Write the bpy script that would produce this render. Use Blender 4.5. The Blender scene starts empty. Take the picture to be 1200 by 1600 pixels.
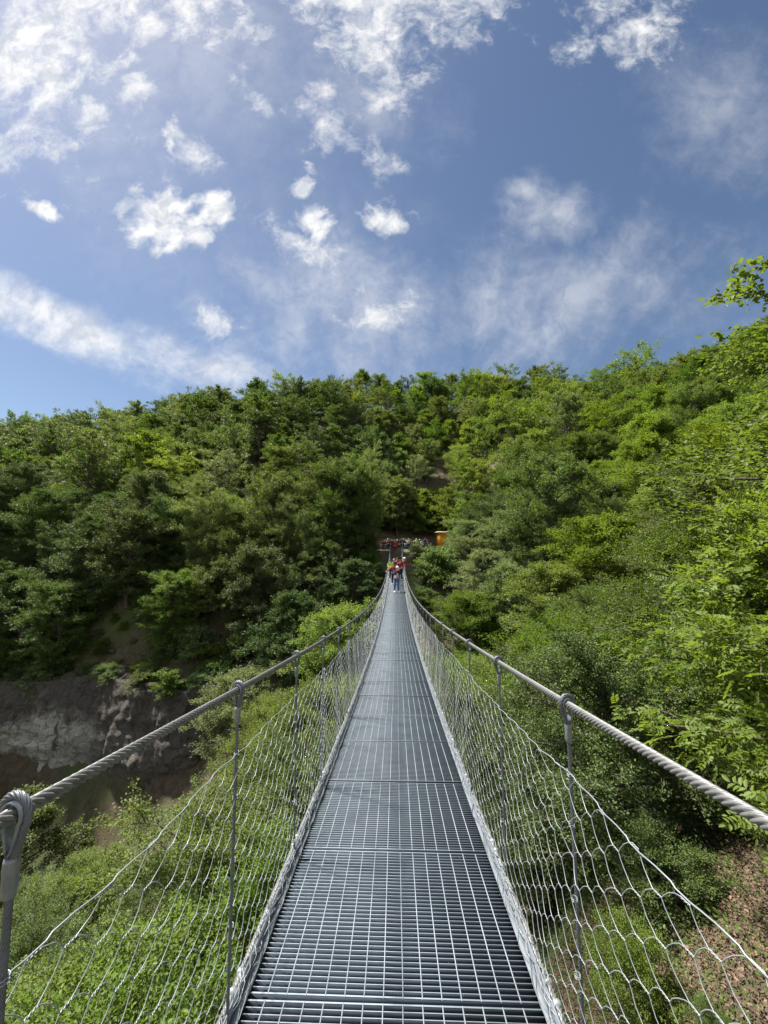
import bpy, bmesh, math, random
import numpy as np
from mathutils import Vector, Matrix

R = math.radians
SC = bpy.context.scene
COL = SC.collection
rng = np.random.default_rng(7)
random.seed(7)

# ------------------------------------------------------------------ camera
CAMX, CAMZ = 0.02, 1.66
PITCH, YAW = R(5.0), R(1.78)
F = 610.0 / 1600.0
cd = bpy.data.cameras.new('camera')
cd.sensor_fit = 'VERTICAL'; cd.sensor_height = 24.0; cd.lens = 24.0 * F
cd.clip_start = 0.05; cd.clip_end = 6000
cam = bpy.data.objects.new('camera', cd); COL.objects.link(cam)
cam.location = (CAMX, 0, CAMZ)
cam.rotation_euler = (R(90) + PITCH, 0, YAW)
SC.camera = cam
CM = cam.rotation_euler.to_matrix()
CMI = np.array(CM.transposed())

def ray(px, py):
    """world direction of a photo pixel, scaled to unit depth along +Y"""
    v = CM @ Vector(((px - 600) / 610.0, (800 - py) / 610.0, -1.0))
    return np.array(v) / v.y
def at(px, py, Y):
    return np.array((CAMX, 0, CAMZ)) + ray(px, py) * Y
def project(P):
    """world points (n,3) to photo pixels and depth"""
    q = (np.atleast_2d(P) - np.array((CAMX, 0, CAMZ))) @ CMI.T
    d = -q[:, 2]
    dd = np.where(d > 0.05, d, 0.05)
    return 600 + 610 * q[:, 0] / dd, 800 - 610 * q[:, 1] / dd, d

# ------------------------------------------------------------------ light
SUN_EL, SUN_AZ = R(58), R(-64)          # azimuth measured from +Y towards +X
SUN_STRENGTH, SKY_STRENGTH, EXPOSURE = 5.0, 0.052, 1.2
SC.view_settings.view_transform = 'Standard'
SC.view_settings.look = 'None'
SC.view_settings.exposure = EXPOSURE
SC.view_settings.gamma = 1
SC.view_settings.use_curve_mapping = False
sl = bpy.data.lights.new('sun', 'SUN'); sl.energy = SUN_STRENGTH; sl.angle = R(3.5); sl.color = (1.0, 0.95, 0.86)
sun = bpy.data.objects.new('sun', sl); COL.objects.link(sun)
sdir = Vector((math.sin(SUN_AZ) * math.cos(SUN_EL), math.cos(SUN_AZ) * math.cos(SUN_EL), math.sin(SUN_EL)))
sun.rotation_euler = sdir.to_track_quat('Z', 'Y').to_euler()
sun.location = sdir * 200

# ------------------------------------------------------------------ node helpers
class NT:
    def __init__(s, tree): s.t = tree; s.n = tree.nodes; s.l = tree.links
    def node(s, typ, **kw):
        n = s.n.new(typ)
        for k, v in kw.items(): setattr(n, k, v)
        return n
    def put(s, sock, v):
        if hasattr(v, 'is_output') or isinstance(v, bpy.types.NodeSocket): s.l.new(v, sock)
        elif isinstance(v, (tuple, list)) and len(v) == 3 and sock.type == 'RGBA': sock.default_value = (*v, 1)
        else: sock.default_value = v
    def m(s, op, a, b=None, c=None, clamp=False):
        n = s.node('ShaderNodeMath', operation=op, use_clamp=clamp)
        for i, v in enumerate((a, b, c)):
            if v is not None: s.put(n.inputs[i], v)
        return n.outputs[0]
    def noise(s, vec, scale, detail=4, rough=0.55, dist=0.0, out=0):
        n = s.node('ShaderNodeTexNoise')
        if vec is not None: s.l.new(vec, n.inputs['Vector'])
        n.inputs['Scale'].default_value = scale; n.inputs['Detail'].default_value = detail
        n.inputs['Roughness'].default_value = rough; n.inputs['Distortion'].default_value = dist
        return n.outputs[out]
    def mix(s, f, a, b, blend='MIX'):
        n = s.node('ShaderNodeMix', data_type='RGBA', blend_type=blend)
        s.put(n.inputs[0], f); s.put(n.inputs[6], a); s.put(n.inputs[7], b)
        return n.outputs[2]
    def ramp(s, f, lo, hi):
        n = s.node('ShaderNodeMapRange', interpolation_type='SMOOTHSTEP')
        s.put(n.inputs[0], f); n.inputs[1].default_value = lo; n.inputs[2].default_value = hi
        return n.outputs[0]
    def comb(s, x, y, z):
        n = s.node('ShaderNodeCombineXYZ')
        for i, v in enumerate((x, y, z)): s.put(n.inputs[i], v)
        return n.outputs[0]
    def vadd(s, a, b, k=1.0):
        n = s.node('ShaderNodeVectorMath', operation='SCALE'); s.l.new(b, n.inputs[0]); n.inputs['Scale'].default_value = k
        n2 = s.node('ShaderNodeVectorMath', operation='ADD'); s.l.new(a, n2.inputs[0]); s.l.new(n.outputs[0], n2.inputs[1])
        return n2.outputs[0]

# ------------------------------------------------------------------ sky: Nishita with procedural clouds by world direction
wd = bpy.data.worlds.new('World'); SC.world = wd; wd.use_nodes = True
W = NT(wd.node_tree); W.n.clear()
sky = W.node('ShaderNodeTexSky', sky_type='NISHITA', sun_disc=False)
sky.sun_elevation = SUN_EL; sky.sun_rotation = SUN_AZ
sky.altitude = 600; sky.air_density = 1.0; sky.dust_density = 1.0; sky.ozone_density = 2.0
tc = W.node('ShaderNodeTexCoord')
sp = W.node('ShaderNodeSeparateXYZ'); W.l.new(tc.outputs['Generated'], sp.inputs[0])
X, Y, Z = sp.outputs
Zs = W.m('ADD', W.m('MAXIMUM', Z, 0.0), 0.16)
plane = W.comb(W.m('DIVIDE', X, Zs), W.m('DIVIDE', Y, Zs), 0.0)        # a cloud deck seen from below
warp = W.noise(plane, 1.1, 3, out=1)
plane_w = W.vadd(plane, warp, 0.55)
fine = W.noise(plane_w, 3.4, 9, 0.6)
big = W.noise(plane_w, 0.9, 6, 0.55)
wisp = W.noise(W.comb(W.m('MULTIPLY', W.m('DIVIDE', X, Zs), 1.0), W.m('MULTIPLY', W.m('DIVIDE', Y, Zs), 0.45), 3.7), 2.2, 8, 0.6, 0.8)
Yp = W.m('MAXIMUM', Y, 0.06)
GX, GZ = W.m('DIVIDE', X, Yp), W.m('DIVIDE', Z, Yp)
front = W.ramp(Y, 0.06, 0.25)
d3 = tc.outputs['Generated']
g2 = W.comb(GX, GZ, 0.0)
g2w = W.vadd(g2, W.noise(g2, 7.0, 3, out=1), 0.10)
puffn = W.noise(g2w, 9.0, 12, 0.58)
puffn2 = W.noise(g2w, 16.0, 8, 0.6)
massn = W.noise(g2w, 7.5, 12, 0.66)
def blob(px, py, a, b, ang=0.0):
    """1 at the middle of an ellipse of the sky (half axes in photo pixels at that spot), 0 at its rim"""
    c = ray(px, py)
    ca, sa = math.cos(R(ang)), math.sin(R(ang))
    dx, dz = W.m('SUBTRACT', GX, float(c[0])), W.m('SUBTRACT', GZ, float(c[2]))
    e = 1.0 + 0.35 * max(0, (800 - py) / 610.0)*0
    u = W.m('ADD', W.m('MULTIPLY', dx, ca / (a / 610 )), W.m('MULTIPLY', dz, sa / (a / 610)))
    v = W.m('SUBTRACT', W.m('MULTIPLY', dz, ca / (b / 610)), W.m('MULTIPLY', dx, sa / (b / 610)))
    r = W.m('SQRT', W.m('ADD', W.m('MULTIPLY', u, u), W.m('MULTIPLY', v, v)))
    return W.m('SUBTRACT', 1.0, r)
def dens(mask, nz, k, lo, hi):
    return W.ramp(W.m('ADD', mask, W.m('MULTIPLY', W.m('SUBTRACT', nz, 0.5), k)), lo, hi)
def total(lst, op='MAXIMUM'):
    o = lst[0]
    for x in lst[1:]: o = W.m(op, o, x)
    return o
PUFFS = [(258, 345, 88, 62, -12), (335, 322, 48, 46, 20), (485, 345, 54, 48, -35), (472, 295, 30, 44, 0), (596, 340, 62, 40, 8), (285, 212, 50, 34, -25), (60, 325, 48, 18, -30)]
puff = dens(total([blob(*p) for p in PUFFS]), puffn, 3.6, 0.02, 0.90)
SOFT = [(415, 165, 60, 40, -35), (310, 230, 80, 50, -25), (515, 140, 44, 30, -20), (530, 215, 110, 60, -30), (590, 240, 70, 60, -30), (410, 50, 80, 36, 5), (365, 120, 40, 50, -20), (225, 135, 90, 70, 0), (40, 215, 120, 110, 0),
        (345, 505, 60, 40, -30), (535, 505, 66, 40, -30), (610, 490, 60, 70, 50), (560, 455, 40, 30, 0), (620, 150, 90, 60, -40), (470, 380, 120, 40, -40)]
soft = W.m('MULTIPLY', dens(total([blob(*p) for p in SOFT]), massn, 4.6, 0.10, 1.60), .9)
MASS = [(60, 60, 330, 280, 30), (200, 10, 370, 130, 0), (620, -10, 290, 120, -5), (960, 10, 150, 120, -30), (560, 60, 180, 80, -40)]
mass = dens(total([blob(*p) for p in MASS]), massn, 4.4, 0.06, 1.30)
wispn = W.m('ADD', W.m('MULTIPLY', wisp, .6), W.m('MULTIPLY', massn, .4))
VEIL = [(120, 510, 290, 66, -24), (330, 575, 170, 50, -10), (870, 335, 140, 90, -25), (820, 300, 60, 36, -30), (420, 450, 160, 70, -38), (640, 480, 460, 190, 0), (900, 450, 420, 150, 10), (1140, 170, 260, 200, -50), (600, 170, 240, 150, -40), (300, 80, 560, 400, 20), (480, 420, 700, 330, -15)]
VW = [1.2, 1.0, .72, .75, .55, .62, .50, .36, .40, .30, .14]
veil = total([W.m('MULTIPLY', W.m('MAXIMUM', dens(blob(*p), wispn, 3.8, 0.0, 1.40), 0.0), w) for p, w in zip(VEIL, VW)])
fill_clouds = W.m('MULTIPLY', W.ramp(big, 0.36, 0.60), W.m('SUBTRACT', 1.0, front))  # unseen clouds behind the camera, thickened as added fill for the forest
cover = W.m('MULTIPLY', W.m('MAXIMUM', W.m('MAXIMUM', W.m('MAXIMUM', puff, soft), W.m('MULTIPLY', mass, 0.95)), W.m('MULTIPLY', veil, 0.8)), front)
cover = W.m('MAXIMUM', cover, W.m('MULTIPLY', fill_clouds, 0.9), clamp=True)
cloud_col = W.mix(W.ramp(puffn2, 0.34, 0.60), (0.74, 0.78, 0.85), (1.16, 1.15, 1.13))
sdot = W.node('ShaderNodeVectorMath', operation='DOT_PRODUCT'); W.l.new(d3, sdot.inputs[0]); sdot.inputs[1].default_value = sdir
SKYGAIN = .45 / SKY_STRENGTH                                                               # 1/strength, so cloud values read as scene radiance
ccol = W.mix(1.0, cloud_col, W.comb(SKYGAIN * .92, SKYGAIN * .92, SKYGAIN * .92), 'MULTIPLY')
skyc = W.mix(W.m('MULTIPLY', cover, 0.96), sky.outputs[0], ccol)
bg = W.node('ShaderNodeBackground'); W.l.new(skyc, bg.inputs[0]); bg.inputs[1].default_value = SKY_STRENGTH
wo = W.node('ShaderNodeOutputWorld'); W.l.new(bg.outputs[0], wo.inputs[0])

# ------------------------------------------------------------------ mesh + object helpers
class MB:
    """collects verts and polygons of one mesh"""
    def __init__(s): s.v = []; s.f = {}; s.n = 0
    def add(s, V, Fa):
        V = np.asarray(V, float).reshape(-1, 3); Fa = np.asarray(Fa, int)
        s.v.append(V); s.f.setdefault(Fa.shape[1], []).append(Fa + s.n); s.n += len(V)
        return s
    def box(s, c, d, rot=None):
        c = np.asarray(c, float); h = np.asarray(d, float) / 2
        V = np.array([(x, y, z) for x in (-1, 1) for y in (-1, 1) for z in (-1, 1)]) * h
        if rot is not None: V = V @ np.array(rot).T
        return s.add(V + c, [(0, 1, 3, 2), (4, 6, 7, 5), (0, 4, 5, 1), (2, 3, 7, 6), (0, 2, 6, 4), (1, 5, 7, 3)])
    def tube(s, P, r, k=8, caps=True, flat=None):
        V, Q = tube(P, r, k)
        s.add(V, Q)
        if caps:
            n = len(P)
            b = s.n - len(V)
            s.f.setdefault(k, []).append(np.array([[b + j for j in range(k)][::-1], [b + (n - 1) * k + j for j in range(k)]]))
        return s
    def ball(s, c, r, nu=12, nv=8, top=1.0):
        r = np.broadcast_to(np.asarray(r, float), (3,))
        th = np.linspace(1e-3, math.pi * top, nv); ph = np.linspace(0, 2 * math.pi, nu, endpoint=False)
        V = np.array([(math.sin(t) * math.cos(p), math.sin(t) * math.sin(p), math.cos(t)) for t in th for p in ph]) * r + np.asarray(c, float)
        Q = [(i * nu + j, (i + 1) * nu + j, (i + 1) * nu + (j + 1) % nu, i * nu + (j + 1) % nu) for i in range(nv - 1) for j in range(nu)]
        return s.add(V, Q)
    def mesh(s, name, mats, smooth=False):
        V = np.concatenate(s.v) if s.v else np.zeros((0, 3))
        me = bpy.data.meshes.new(name)
        me.vertices.add(len(V)); me.vertices.foreach_set('co', V.ravel())
        loops, tot = [], []
        for k, fl in s.f.items():
            A = np.concatenate(fl); loops.append(A.ravel()); tot.append(np.full(len(A), k))
        L = np.concatenate(loops); T = np.concatenate(tot)
        me.loops.add(len(L)); me.loops.foreach_set('vertex_index', L)
        me.polygons.add(len(T))
        me.polygons.foreach_set('loop_start', np.concatenate(([0], np.cumsum(T)[:-1])))
        me.polygons.foreach_set('loop_total', T)
        if smooth: me.polygons.foreach_set('use_smooth', np.ones(len(T), bool))
        me.update(calc_edges=True); me.validate()
        for m in (mats if isinstance(mats, (list, tuple)) else [mats]): me.materials.append(m)
        return me
    def build(s, name, mats, parent=None, smooth=False):
        return link(name, s.mesh(name, mats, smooth), parent)

def frames(P):
    P = np.asarray(P, float)
    T = np.gradient(P, axis=0); T /= np.linalg.norm(T, axis=1)[:, None] + 1e-12
    up = np.array((0, 0, 1.0)) if abs(T[0, 2]) < 0.9 else np.array((0, 1.0, 0))
    n = np.cross(T[0], up); n /= np.linalg.norm(n)
    N = np.zeros_like(P); N[0] = n
    for i in range(1, len(P)):
        n = N[i - 1] - T[i] * (N[i - 1] @ T[i]); N[i] = n / (np.linalg.norm(n) + 1e-12)
    return T, N, np.cross(T, N)
def tube(P, r, k=8):
    P = np.asarray(P, float); n = len(P); r = np.broadcast_to(np.asarray(r, float), (n,))
    T, N, B = frames(P)
    a = np.linspace(0, 2 * math.pi, k, endpoint=False)
    V = P[:, None] + r[:, None, None] * (np.cos(a)[None, :, None] * N[:, None] + np.sin(a)[None, :, None] * B[:, None])
    i = np.arange(n - 1)[:, None] * k; j = np.arange(k)[None]; j2 = (j + 1) % k
    Q = np.stack((i + j, i + j2, i + k + j2, i + k + j), -1).reshape(-1, 4)
    return V.reshape(-1, 3), Q
def rope(P, rad, strands=6, pitch=0.16, per=5, lay=1, valley=0.34):
    """a laid wire rope: lobed section that turns along the path"""
    P = np.asarray(P, float); n = len(P); k = strands * per
    T, N, B = frames(P)
    s = np.concatenate(([0], np.cumsum(np.linalg.norm(np.diff(P, axis=0), axis=1))))
    a = np.linspace(0, 2 * math.pi, k, endpoint=False)
    rr = rad * (1 - valley + valley * np.abs(np.cos(a * strands / 2)) ** 0.75)
    ang = a[None] + lay * (2 * math.pi * s / pitch)[:, None]
    V = P[:, None] + rr[None, :, None] * (np.cos(ang)[..., None] * N[:, None] + np.sin(ang)[..., None] * B[:, None])
    i = np.arange(n - 1)[:, None] * k; j = np.arange(k)[None]; j2 = (j + 1) % k
    Q = np.stack((i + j, i + j2, i + k + j2, i + k + j), -1).reshape(-1, 4)
    return V.reshape(-1, 3), Q
def link(name, me, parent=None):
    o = bpy.data.objects.new(name, me); COL.objects.link(o)
    if parent is not None: o.parent = parent
    return o
def tag(o, label=None, cat=None, group=None, kind=None):
    for k, v in (('label', label), ('category', cat), ('group', group), ('kind', kind)):
        if v: o[k] = v
    return o
def thing(name, label, cat, loc=(0, 0, 0), group=None):
    o = link(name, None); o.location = loc; o.empty_display_size = 0.2
    return tag(o, label, cat, group)

# ------------------------------------------------------------------ materials
def mat(name):
    m = bpy.data.materials.new(name); m.use_nodes = True
    t = NT(m.node_tree); p = t.n['Principled BSDF']
    return m, t, p
def plain(name, col, rough=0.6, metal=0.0, var=0.15, scale=9.0):
    m, t, p = mat(name)
    tcx = t.node('ShaderNodeTexCoord')
    nz = t.noise(tcx.outputs['Object'], scale, 5)
    lo = tuple(c * (1 - var) for c in col); hi = tuple(min(1, c * (1 + var)) for c in col)
    t.l.new(t.mix(nz, lo, hi), p.inputs['Base Color'])
    p.inputs['Roughness'].default_value = rough; p.inputs['Metallic'].default_value = metal
    return m
def galvanised(name, col=(0.50, 0.53, 0.56), rough=0.42, metal=0.75, stain=0.35, scale=14):
    m, t, p = mat(name)
    g = t.node('ShaderNodeNewGeometry').outputs['Position']
    n1 = t.noise(g, scale, 6, 0.65); n2 = t.noise(g, scale * 6, 3)
    c = t.mix(t.ramp(n1, 0.42, 0.72), col, tuple(x * (1 - stain) for x in col))
    c = t.mix(t.m('MULTIPLY', n2, 0.35), c, tuple(min(1, x * 1.3) for x in col))
    t.l.new(c, p.inputs['Base Color'])
    t.l.new(t.m('ADD', t.m('MULTIPLY', n1, 0.3), rough - 0.12), p.inputs['Roughness'])
    p.inputs['Metallic'].default_value = metal
    return m
M_ROPE = galvanised('galvanised_wire_rope', (0.195, 0.197, 0.197), 0.46, 0.4, 0.45, 30)
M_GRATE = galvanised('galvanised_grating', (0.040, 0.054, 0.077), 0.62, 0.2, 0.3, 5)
def per_panel(m, k=.5):
    t = NT(m.node_tree); p = t.n['Principled BSDF']; src = p.inputs['Base Color'].links[0].from_socket
    oi = t.node('ShaderNodeObjectInfo'); v = t.m('ADD', 1 - k / 2, t.m('MULTIPLY', oi.outputs['Random'], k))
    t.l.new(t.mix(1.0, src, t.comb(v, v, v), 'MULTIPLY'), p.inputs['Base Color'])
per_panel(M_GRATE)
M_WORN_LIT = galvanised('worn_lit_grating_tops', (0.275, 0.33, 0.37), 0.66, 0.15, 0.3, 5)  # bright tops over dark faces: some wear, plus light and shade put into colour
M_STEEL = galvanised('galvanised_steel', (0.22, 0.25, 0.28), 0.45, 0.4, 0.3, 10)
M_WIRE = galvanised('galvanised_net_wire', (0.32, 0.35, 0.37), 0.42, 0.4, 0.25, 20)
M_HANG = galvanised('hanger_wire_rope', (0.15, 0.165, 0.18), 0.45, 0.4, 0.3, 30)
M_THIM = galvanised('thimble_steel', (0.27, 0.30, 0.32), 0.38, 0.5, 0.3, 40)
M_FERR = galvanised('pressed_ferrule', (0.22, 0.245, 0.255), 0.4, 0.5, 0.3, 40)

def leaf_material(name, dark, light, trans=0.40, yellow=1.0):
    m, t, p = mat(name)
    g = t.node('ShaderNodeNewGeometry'); oi = t.node('ShaderNodeObjectInfo')
    isl = g.outputs['Random Per Island']
    n1 = t.noise(g.outputs['Position'], 0.55, 3)
    f = t.m('ADD', t.m('MULTIPLY', isl, 0.55), t.m('MULTIPLY', t.ramp(n1, 0.3, 0.7), 0.45))
    c = t.mix(f, dark, light)
    hsv = t.node('ShaderNodeHueSaturation')
    t.l.new(c, hsv.inputs['Color'])
    t.l.new(t.m('ADD', 0.485, t.m('MULTIPLY', oi.outputs['Random'], 0.03)), hsv.inputs['Hue'])
    r2 = t.m('FRACT', t.m('MULTIPLY', oi.outputs['Random'], 17.31))
    t.l.new(t.m('ADD', 0.86, t.m('MULTIPLY', r2, 0.30)), hsv.inputs['Value'])
    r3 = t.m('FRACT', t.m('MULTIPLY', oi.outputs['Random'], 43.7))
    t.l.new(t.m('ADD', 0.82, t.m('MULTIPLY', r3, 0.3)), hsv.inputs['Saturation'])
    col = hsv.outputs[0]
    t.l.new(col, p.inputs['Base Color'])
    p.inputs['Roughness'].default_value = 0.5; p.inputs['Specular IOR Level'].default_value = 0.28
    tr = t.node('ShaderNodeBsdfTranslucent')
    t.l.new(t.mix(1.0, col, (1.55, 1.5 * yellow, 0.55), 'MULTIPLY'), tr.inputs[0])
    mx = t.node('ShaderNodeMixShader'); mx.inputs[0].default_value = trans
    t.l.new(p.outputs[0], mx.inputs[1]); t.l.new(tr.outputs[0], mx.inputs[2])
    t.l.new(mx.outputs[0], t.n['Material Output'].inputs[0])
    return m
L_MID = leaf_material('leaves_mid_green', (0.058, 0.098, 0.022), (0.130, 0.190, 0.042))
L_YEL = leaf_material('leaves_yellow_green', (0.088, 0.142, 0.024), (0.195, 0.265, 0.048), 0.45)
L_DRK = leaf_material('leaves_deep_green', (0.046, 0.084, 0.026), (0.105, 0.162, 0.044), 0.30)
L_PAL = leaf_material('leaves_pale_green', (0.088, 0.132, 0.056), (0.195, 0.255, 0.110), 0.35)
L_ASH = leaf_material('leaves_fresh_compound', (0.088, 0.152, 0.034), (0.190, 0.270, 0.072), 0.48)
L_OAK = leaf_material('leaves_lobed', (0.075, 0.125, 0.018), (0.175, 0.235, 0.036), 0.45)
def bark(name, a, b):
    m, t, p = mat(name)
    tcx = t.node('ShaderNodeTexCoord')
    mp = t.node('ShaderNodeMapping'); mp.inputs['Scale'].default_value = (6, 6, 1.4); t.l.new(tcx.outputs['Object'], mp.inputs[0])
    n = t.noise(mp.outputs[0], 3, 6, 0.65)
    t.l.new(t.mix(t.ramp(n, 0.35, 0.65), a, b), p.inputs['Base Color']); p.inputs['Roughness'].default_value = 0.9
    return m
M_BARK = bark('bark_grey_brown', (0.045, 0.036, 0.028), (0.15, 0.125, 0.10))
M_DEAD = bark('bark_dead_grey', (0.09, 0.08, 0.07), (0.22, 0.20, 0.17))

# forest floor
M_GROUND, t, p = mat('forest_floor')
g = t.node('ShaderNodeNewGeometry'); pos = g.outputs['Position']
n1 = t.noise(pos, 0.22, 5, 0.6); n2 = t.noise(pos, 1.7, 6, 0.65); n3 = t.noise(pos, 14, 5, 0.7)
c = t.mix(t.ramp(n2, 0.35, 0.65), (0.060, 0.042, 0.028), (0.125, 0.090, 0.058))
c = t.mix(t.m('MULTIPLY', t.ramp(n3, 0.5, 0.7), 0.6), c, (0.20, 0.145, 0.095))
n4 = t.noise(pos, 4.5, 7, 0.75)
c = t.mix(t.m('MULTIPLY', t.ramp(t.m('ADD', t.m('MULTIPLY', n1, .45), t.m('MULTIPLY', n4, .55)), 0.49, 0.56), 0.9), c, t.mix(n3, (0.030, 0.052, 0.014), (0.105, 0.140, 0.035)))
t.l.new(c, p.inputs['Base Color']); p.inputs['Roughness'].default_value = 0.95
bp = t.node('ShaderNodeBump'); bp.inputs['Strength'].default_value = 0.7; bp.inputs['Distance'].default_value = 0.12
t.l.new(t.m('ADD', n3, n2), bp.inputs['Height']); t.l.new(bp.outputs[0], p.inputs['Normal'])

# pale layered rock, dark seeps
M_ROCK, t, p = mat('layered_rock')
g = t.node('ShaderNodeNewGeometry'); pos = g.outputs['Position']
spx = t.node('ShaderNodeSeparateXYZ'); t.l.new(pos, spx.inputs[0])
lay = t.noise(t.comb(t.m('MULTIPLY', spx.outputs[0], 0.08), t.m('MULTIPLY', spx.outputs[1], 0.08), t.m('MULTIPLY', spx.outputs[2], 1.3)), 1.5, 6, 0.7, 0.4)
blot = t.noise(pos, 0.16, 7, 0.65)
seep = t.noise(t.comb(t.m('MULTIPLY', spx.outputs[0], 0.9), t.m('MULTIPLY', spx.outputs[1], 0.9), t.m('MULTIPLY', spx.outputs[2], 0.10)), 0.7, 5, 0.6)
c = t.mix(t.ramp(lay, 0.35, 0.65), (0.30, 0.285, 0.25), (0.47, 0.45, 0.40))
c = t.mix(t.m('MULTIPLY', t.ramp(seep, 0.56, 0.66), 0.85), c, (0.05, 0.042, 0.036))
up = t.ramp(t.m('ADD', spx.outputs[2], t.m('MULTIPLY', blot, 13.0)), -10.5, -7.5)
c = t.mix(t.ramp(spx.outputs[0], -31.0, -26.0), c, (0.12, 0.105, 0.09))  # right end darkened: the ravine's shade put into the rock colour
vo = t.node('ShaderNodeTexVoronoi', feature='DISTANCE_TO_EDGE'); vo.inputs['Scale'].default_value = 0.9
t.l.new(t.vadd(pos, t.noise(pos, 1.2, 5, out=1), 1.6), vo.inputs['Vector'])
crack = t.ramp(vo.outputs['Distance'], 0.0, 0.05)
c = t.mix(t.m('MULTIPLY', t.m('SUBTRACT', 1.0, crack), t.m('MULTIPLY', t.ramp(blot, 0.42, 0.6), 0.6)), c, (0.04, 0.035, 0.03))
c = t.mix(up, c, t.mix(t.noise(pos, 2.5, 6, 0.7), (0.035, 0.030, 0.024), (0.105, 0.090, 0.074)))
t.l.new(c, p.inputs['Base Color']); p.inputs['Roughness'].default_value = 0.9
bp = t.node('ShaderNodeBump'); bp.inputs['Strength'].default_value = 0.8; bp.inputs['Distance'].default_value = 0.3
t.l.new(t.m('ADD', t.m('ADD', lay, crack), t.noise(pos, 3, 7, 0.7)), bp.inputs['Height']); t.l.new(bp.outputs[0], p.inputs['Normal'])

# ------------------------------------------------------------------ terrain
CTRL = np.array([
    (0, -6, -1), (8, -6, 1), (20, -6, 5), (45, -5, 16), (-8, -6, -6), (-25, -8, -16), (0, -25, 4), (30, -25, 14), (-30, -25, -8),
    (4, 5, -3.5), (2.5, 3.5, -4.2), (8, 6, -1.9), (6, 10, -5.2), (12, 12, -3), (9, 8, -2.9), (14, 5, 0.5), (20, 10, 2.5),
    (0.5, 6, -8), (-4, 5, -12), (-8, 4, -13), (-14, 2, -15), (-4, 0, -7),
    (0, 12, -14), (-5, 12, -13.5), (5, 14, -10), (12, 18, -8), (20, 18, -2), (30, 15, 6), (3, 9, -8),
    (0, 20, -16), (-5, 22, -15), (-10, 18, -20), (-16, 12, -25), (-25, 10, -28), (-45, 0, -34), (-60, 15, -34), (-30, 25, -27), (-12, 28, -19),
    (6, 24, -13), (14, 28, -8), (24, 35, -1), (46, 70, 22), (35, 50, 11), (40, 30, 12), (60, 40, 22),
    (0, 30, -13), (-4, 32, -12), (5, 32, -10), (0, 39, -6), (0, 43.5, -1.6), (2.5, 44, -1.2), (-2.5, 44, -2.0), (6, 42, -3.5), (-5, 43, -4),
    (0, 47, -0.1), (0, 52, -0.05), (3.5, 53, 0.7), (-3, 54, 0.3), (0, 60, 1.15), (6, 62, 1.2), (-3, 62, 1.0), (12, 65, 1.7), (0, 67, 1.5), (7, 68, 1.6),
    (3, 48, -0.2), (8, 52, -0.8), (12, 45, -4),
    (-8, 46, -4), (-14, 44, -7), (-14, 37, -13), (-22, 43, -7), (-22, 36, -17), (-22, 32, -23), (-30, 46, -4), (-33, 41.5, -11), (-33, 36, -23), (-45, 43, -11), (-45, 36, -24),
    (-40, 50, -2), (-60, 50, -3), (-60, 40, -16), (-20, 55, 0), (-12, 54, 0.5), (-30, 62, 6),
    (0, 76, 8), (8, 78, 9), (-20, 72, 10), (20, 74, 12), (-60, 80, 16), (-40, 70, 10), (-90, 80, 14), (-100, 105, 27), (-130, 120, 31), (-170, 120, 26), (-170, 60, -5), (-30, 95, 30),
    (0, 98, 28), (0, 120, 45), (40, 115, 42), (-60, 120, 38), (20, 100, 30), (75, 112, 41), (70, 80, 32), (95, 90, 47), (120, 110, 55), (60, 55, 23), (100, 60, 52),
    (0, 150, 50), (-60, 150, 42), (-150, 160, 28), (80, 150, 54), (150, 160, 68), (170, 60, 70), (170, 0, 60), (100, 0, 40), (-170, 0, -30), (0, 190, 48), (-170, 190, 26), (170, 190, 66), (100, -30, 40), (-170, -30, -20), (-80, -20, -28)], float)
def tps_fit(C):
    n = len(C); d = np.linalg.norm(C[:, None, :2] - C[None, :, :2], axis=2)
    K = np.where(d > 0, d * d * np.log(d + 1e-9), 0) + np.eye(n) * 2.0
    Pm = np.c_[np.ones(n), C[:, :2]]
    A = np.zeros((n + 3, n + 3)); A[:n, :n] = K; A[:n, n:] = Pm; A[n:, :n] = Pm.T
    return np.linalg.solve(A, np.r_[C[:, 2], 0, 0, 0])
TW = tps_fit(CTRL)
def vnoise(x, y, seed=0):
    r = np.random.default_rng(seed); o = np.zeros_like(x)
    for k in range(9):
        a = r.uniform(0, 2 * math.pi); f = r.uniform(0.6, 1.6); ph = r.uniform(0, 7)
        o += np.sin((x * math.cos(a) + y * math.sin(a)) * f + ph + 0.8 * np.sin(x * 0.37 * f + ph))
    return o / 9
def height(x, y):
    x = np.atleast_1d(np.asarray(x, float)); y = np.atleast_1d(np.asarray(y, float))
    xc = np.clip(x, -165, 165); yc = np.clip(y, -28, 185)
    sh = x.shape; xf, yf = xc.ravel(), yc.ravel(); out = np.zeros_like(xf)
    for i in range(0, len(xf), 20000):
        d = np.hypot(xf[i:i + 20000, None] - CTRL[None, :, 0], yf[i:i + 20000, None] - CTRL[None, :, 1])
        out[i:i + 20000] = (np.where(d > 0, d * d * np.log(d + 1e-9), 0)) @ TW[:-3] + TW[-3] + TW[-2] * xf[i:i + 20000] + TW[-1] * yf[i:i + 20000]
    nz = 0.35 * vnoise(xf * 0.5, yf * 0.5, 3) + 0.12 * vnoise(xf * 1.9, yf * 1.9, 4)
    flat = np.exp(-((xf - 1) / 5) ** 2 - ((yf - 56) / 11) ** 2)
    return (out + nz * (1 - flat)).reshape(sh)
def axis_vals(lo, a, b, hi, fine, coarse):
    v = list(np.arange(a, b, fine))
    x, s = a, coarse
    left = []
    while x > lo: x -= s; s *= 1.35; left.append(x)
    x, s = b, coarse
    right = []
    while x < hi: right.append(x); x += s; s *= 1.35
    return np.array(left[::-1] + v + right)
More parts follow.
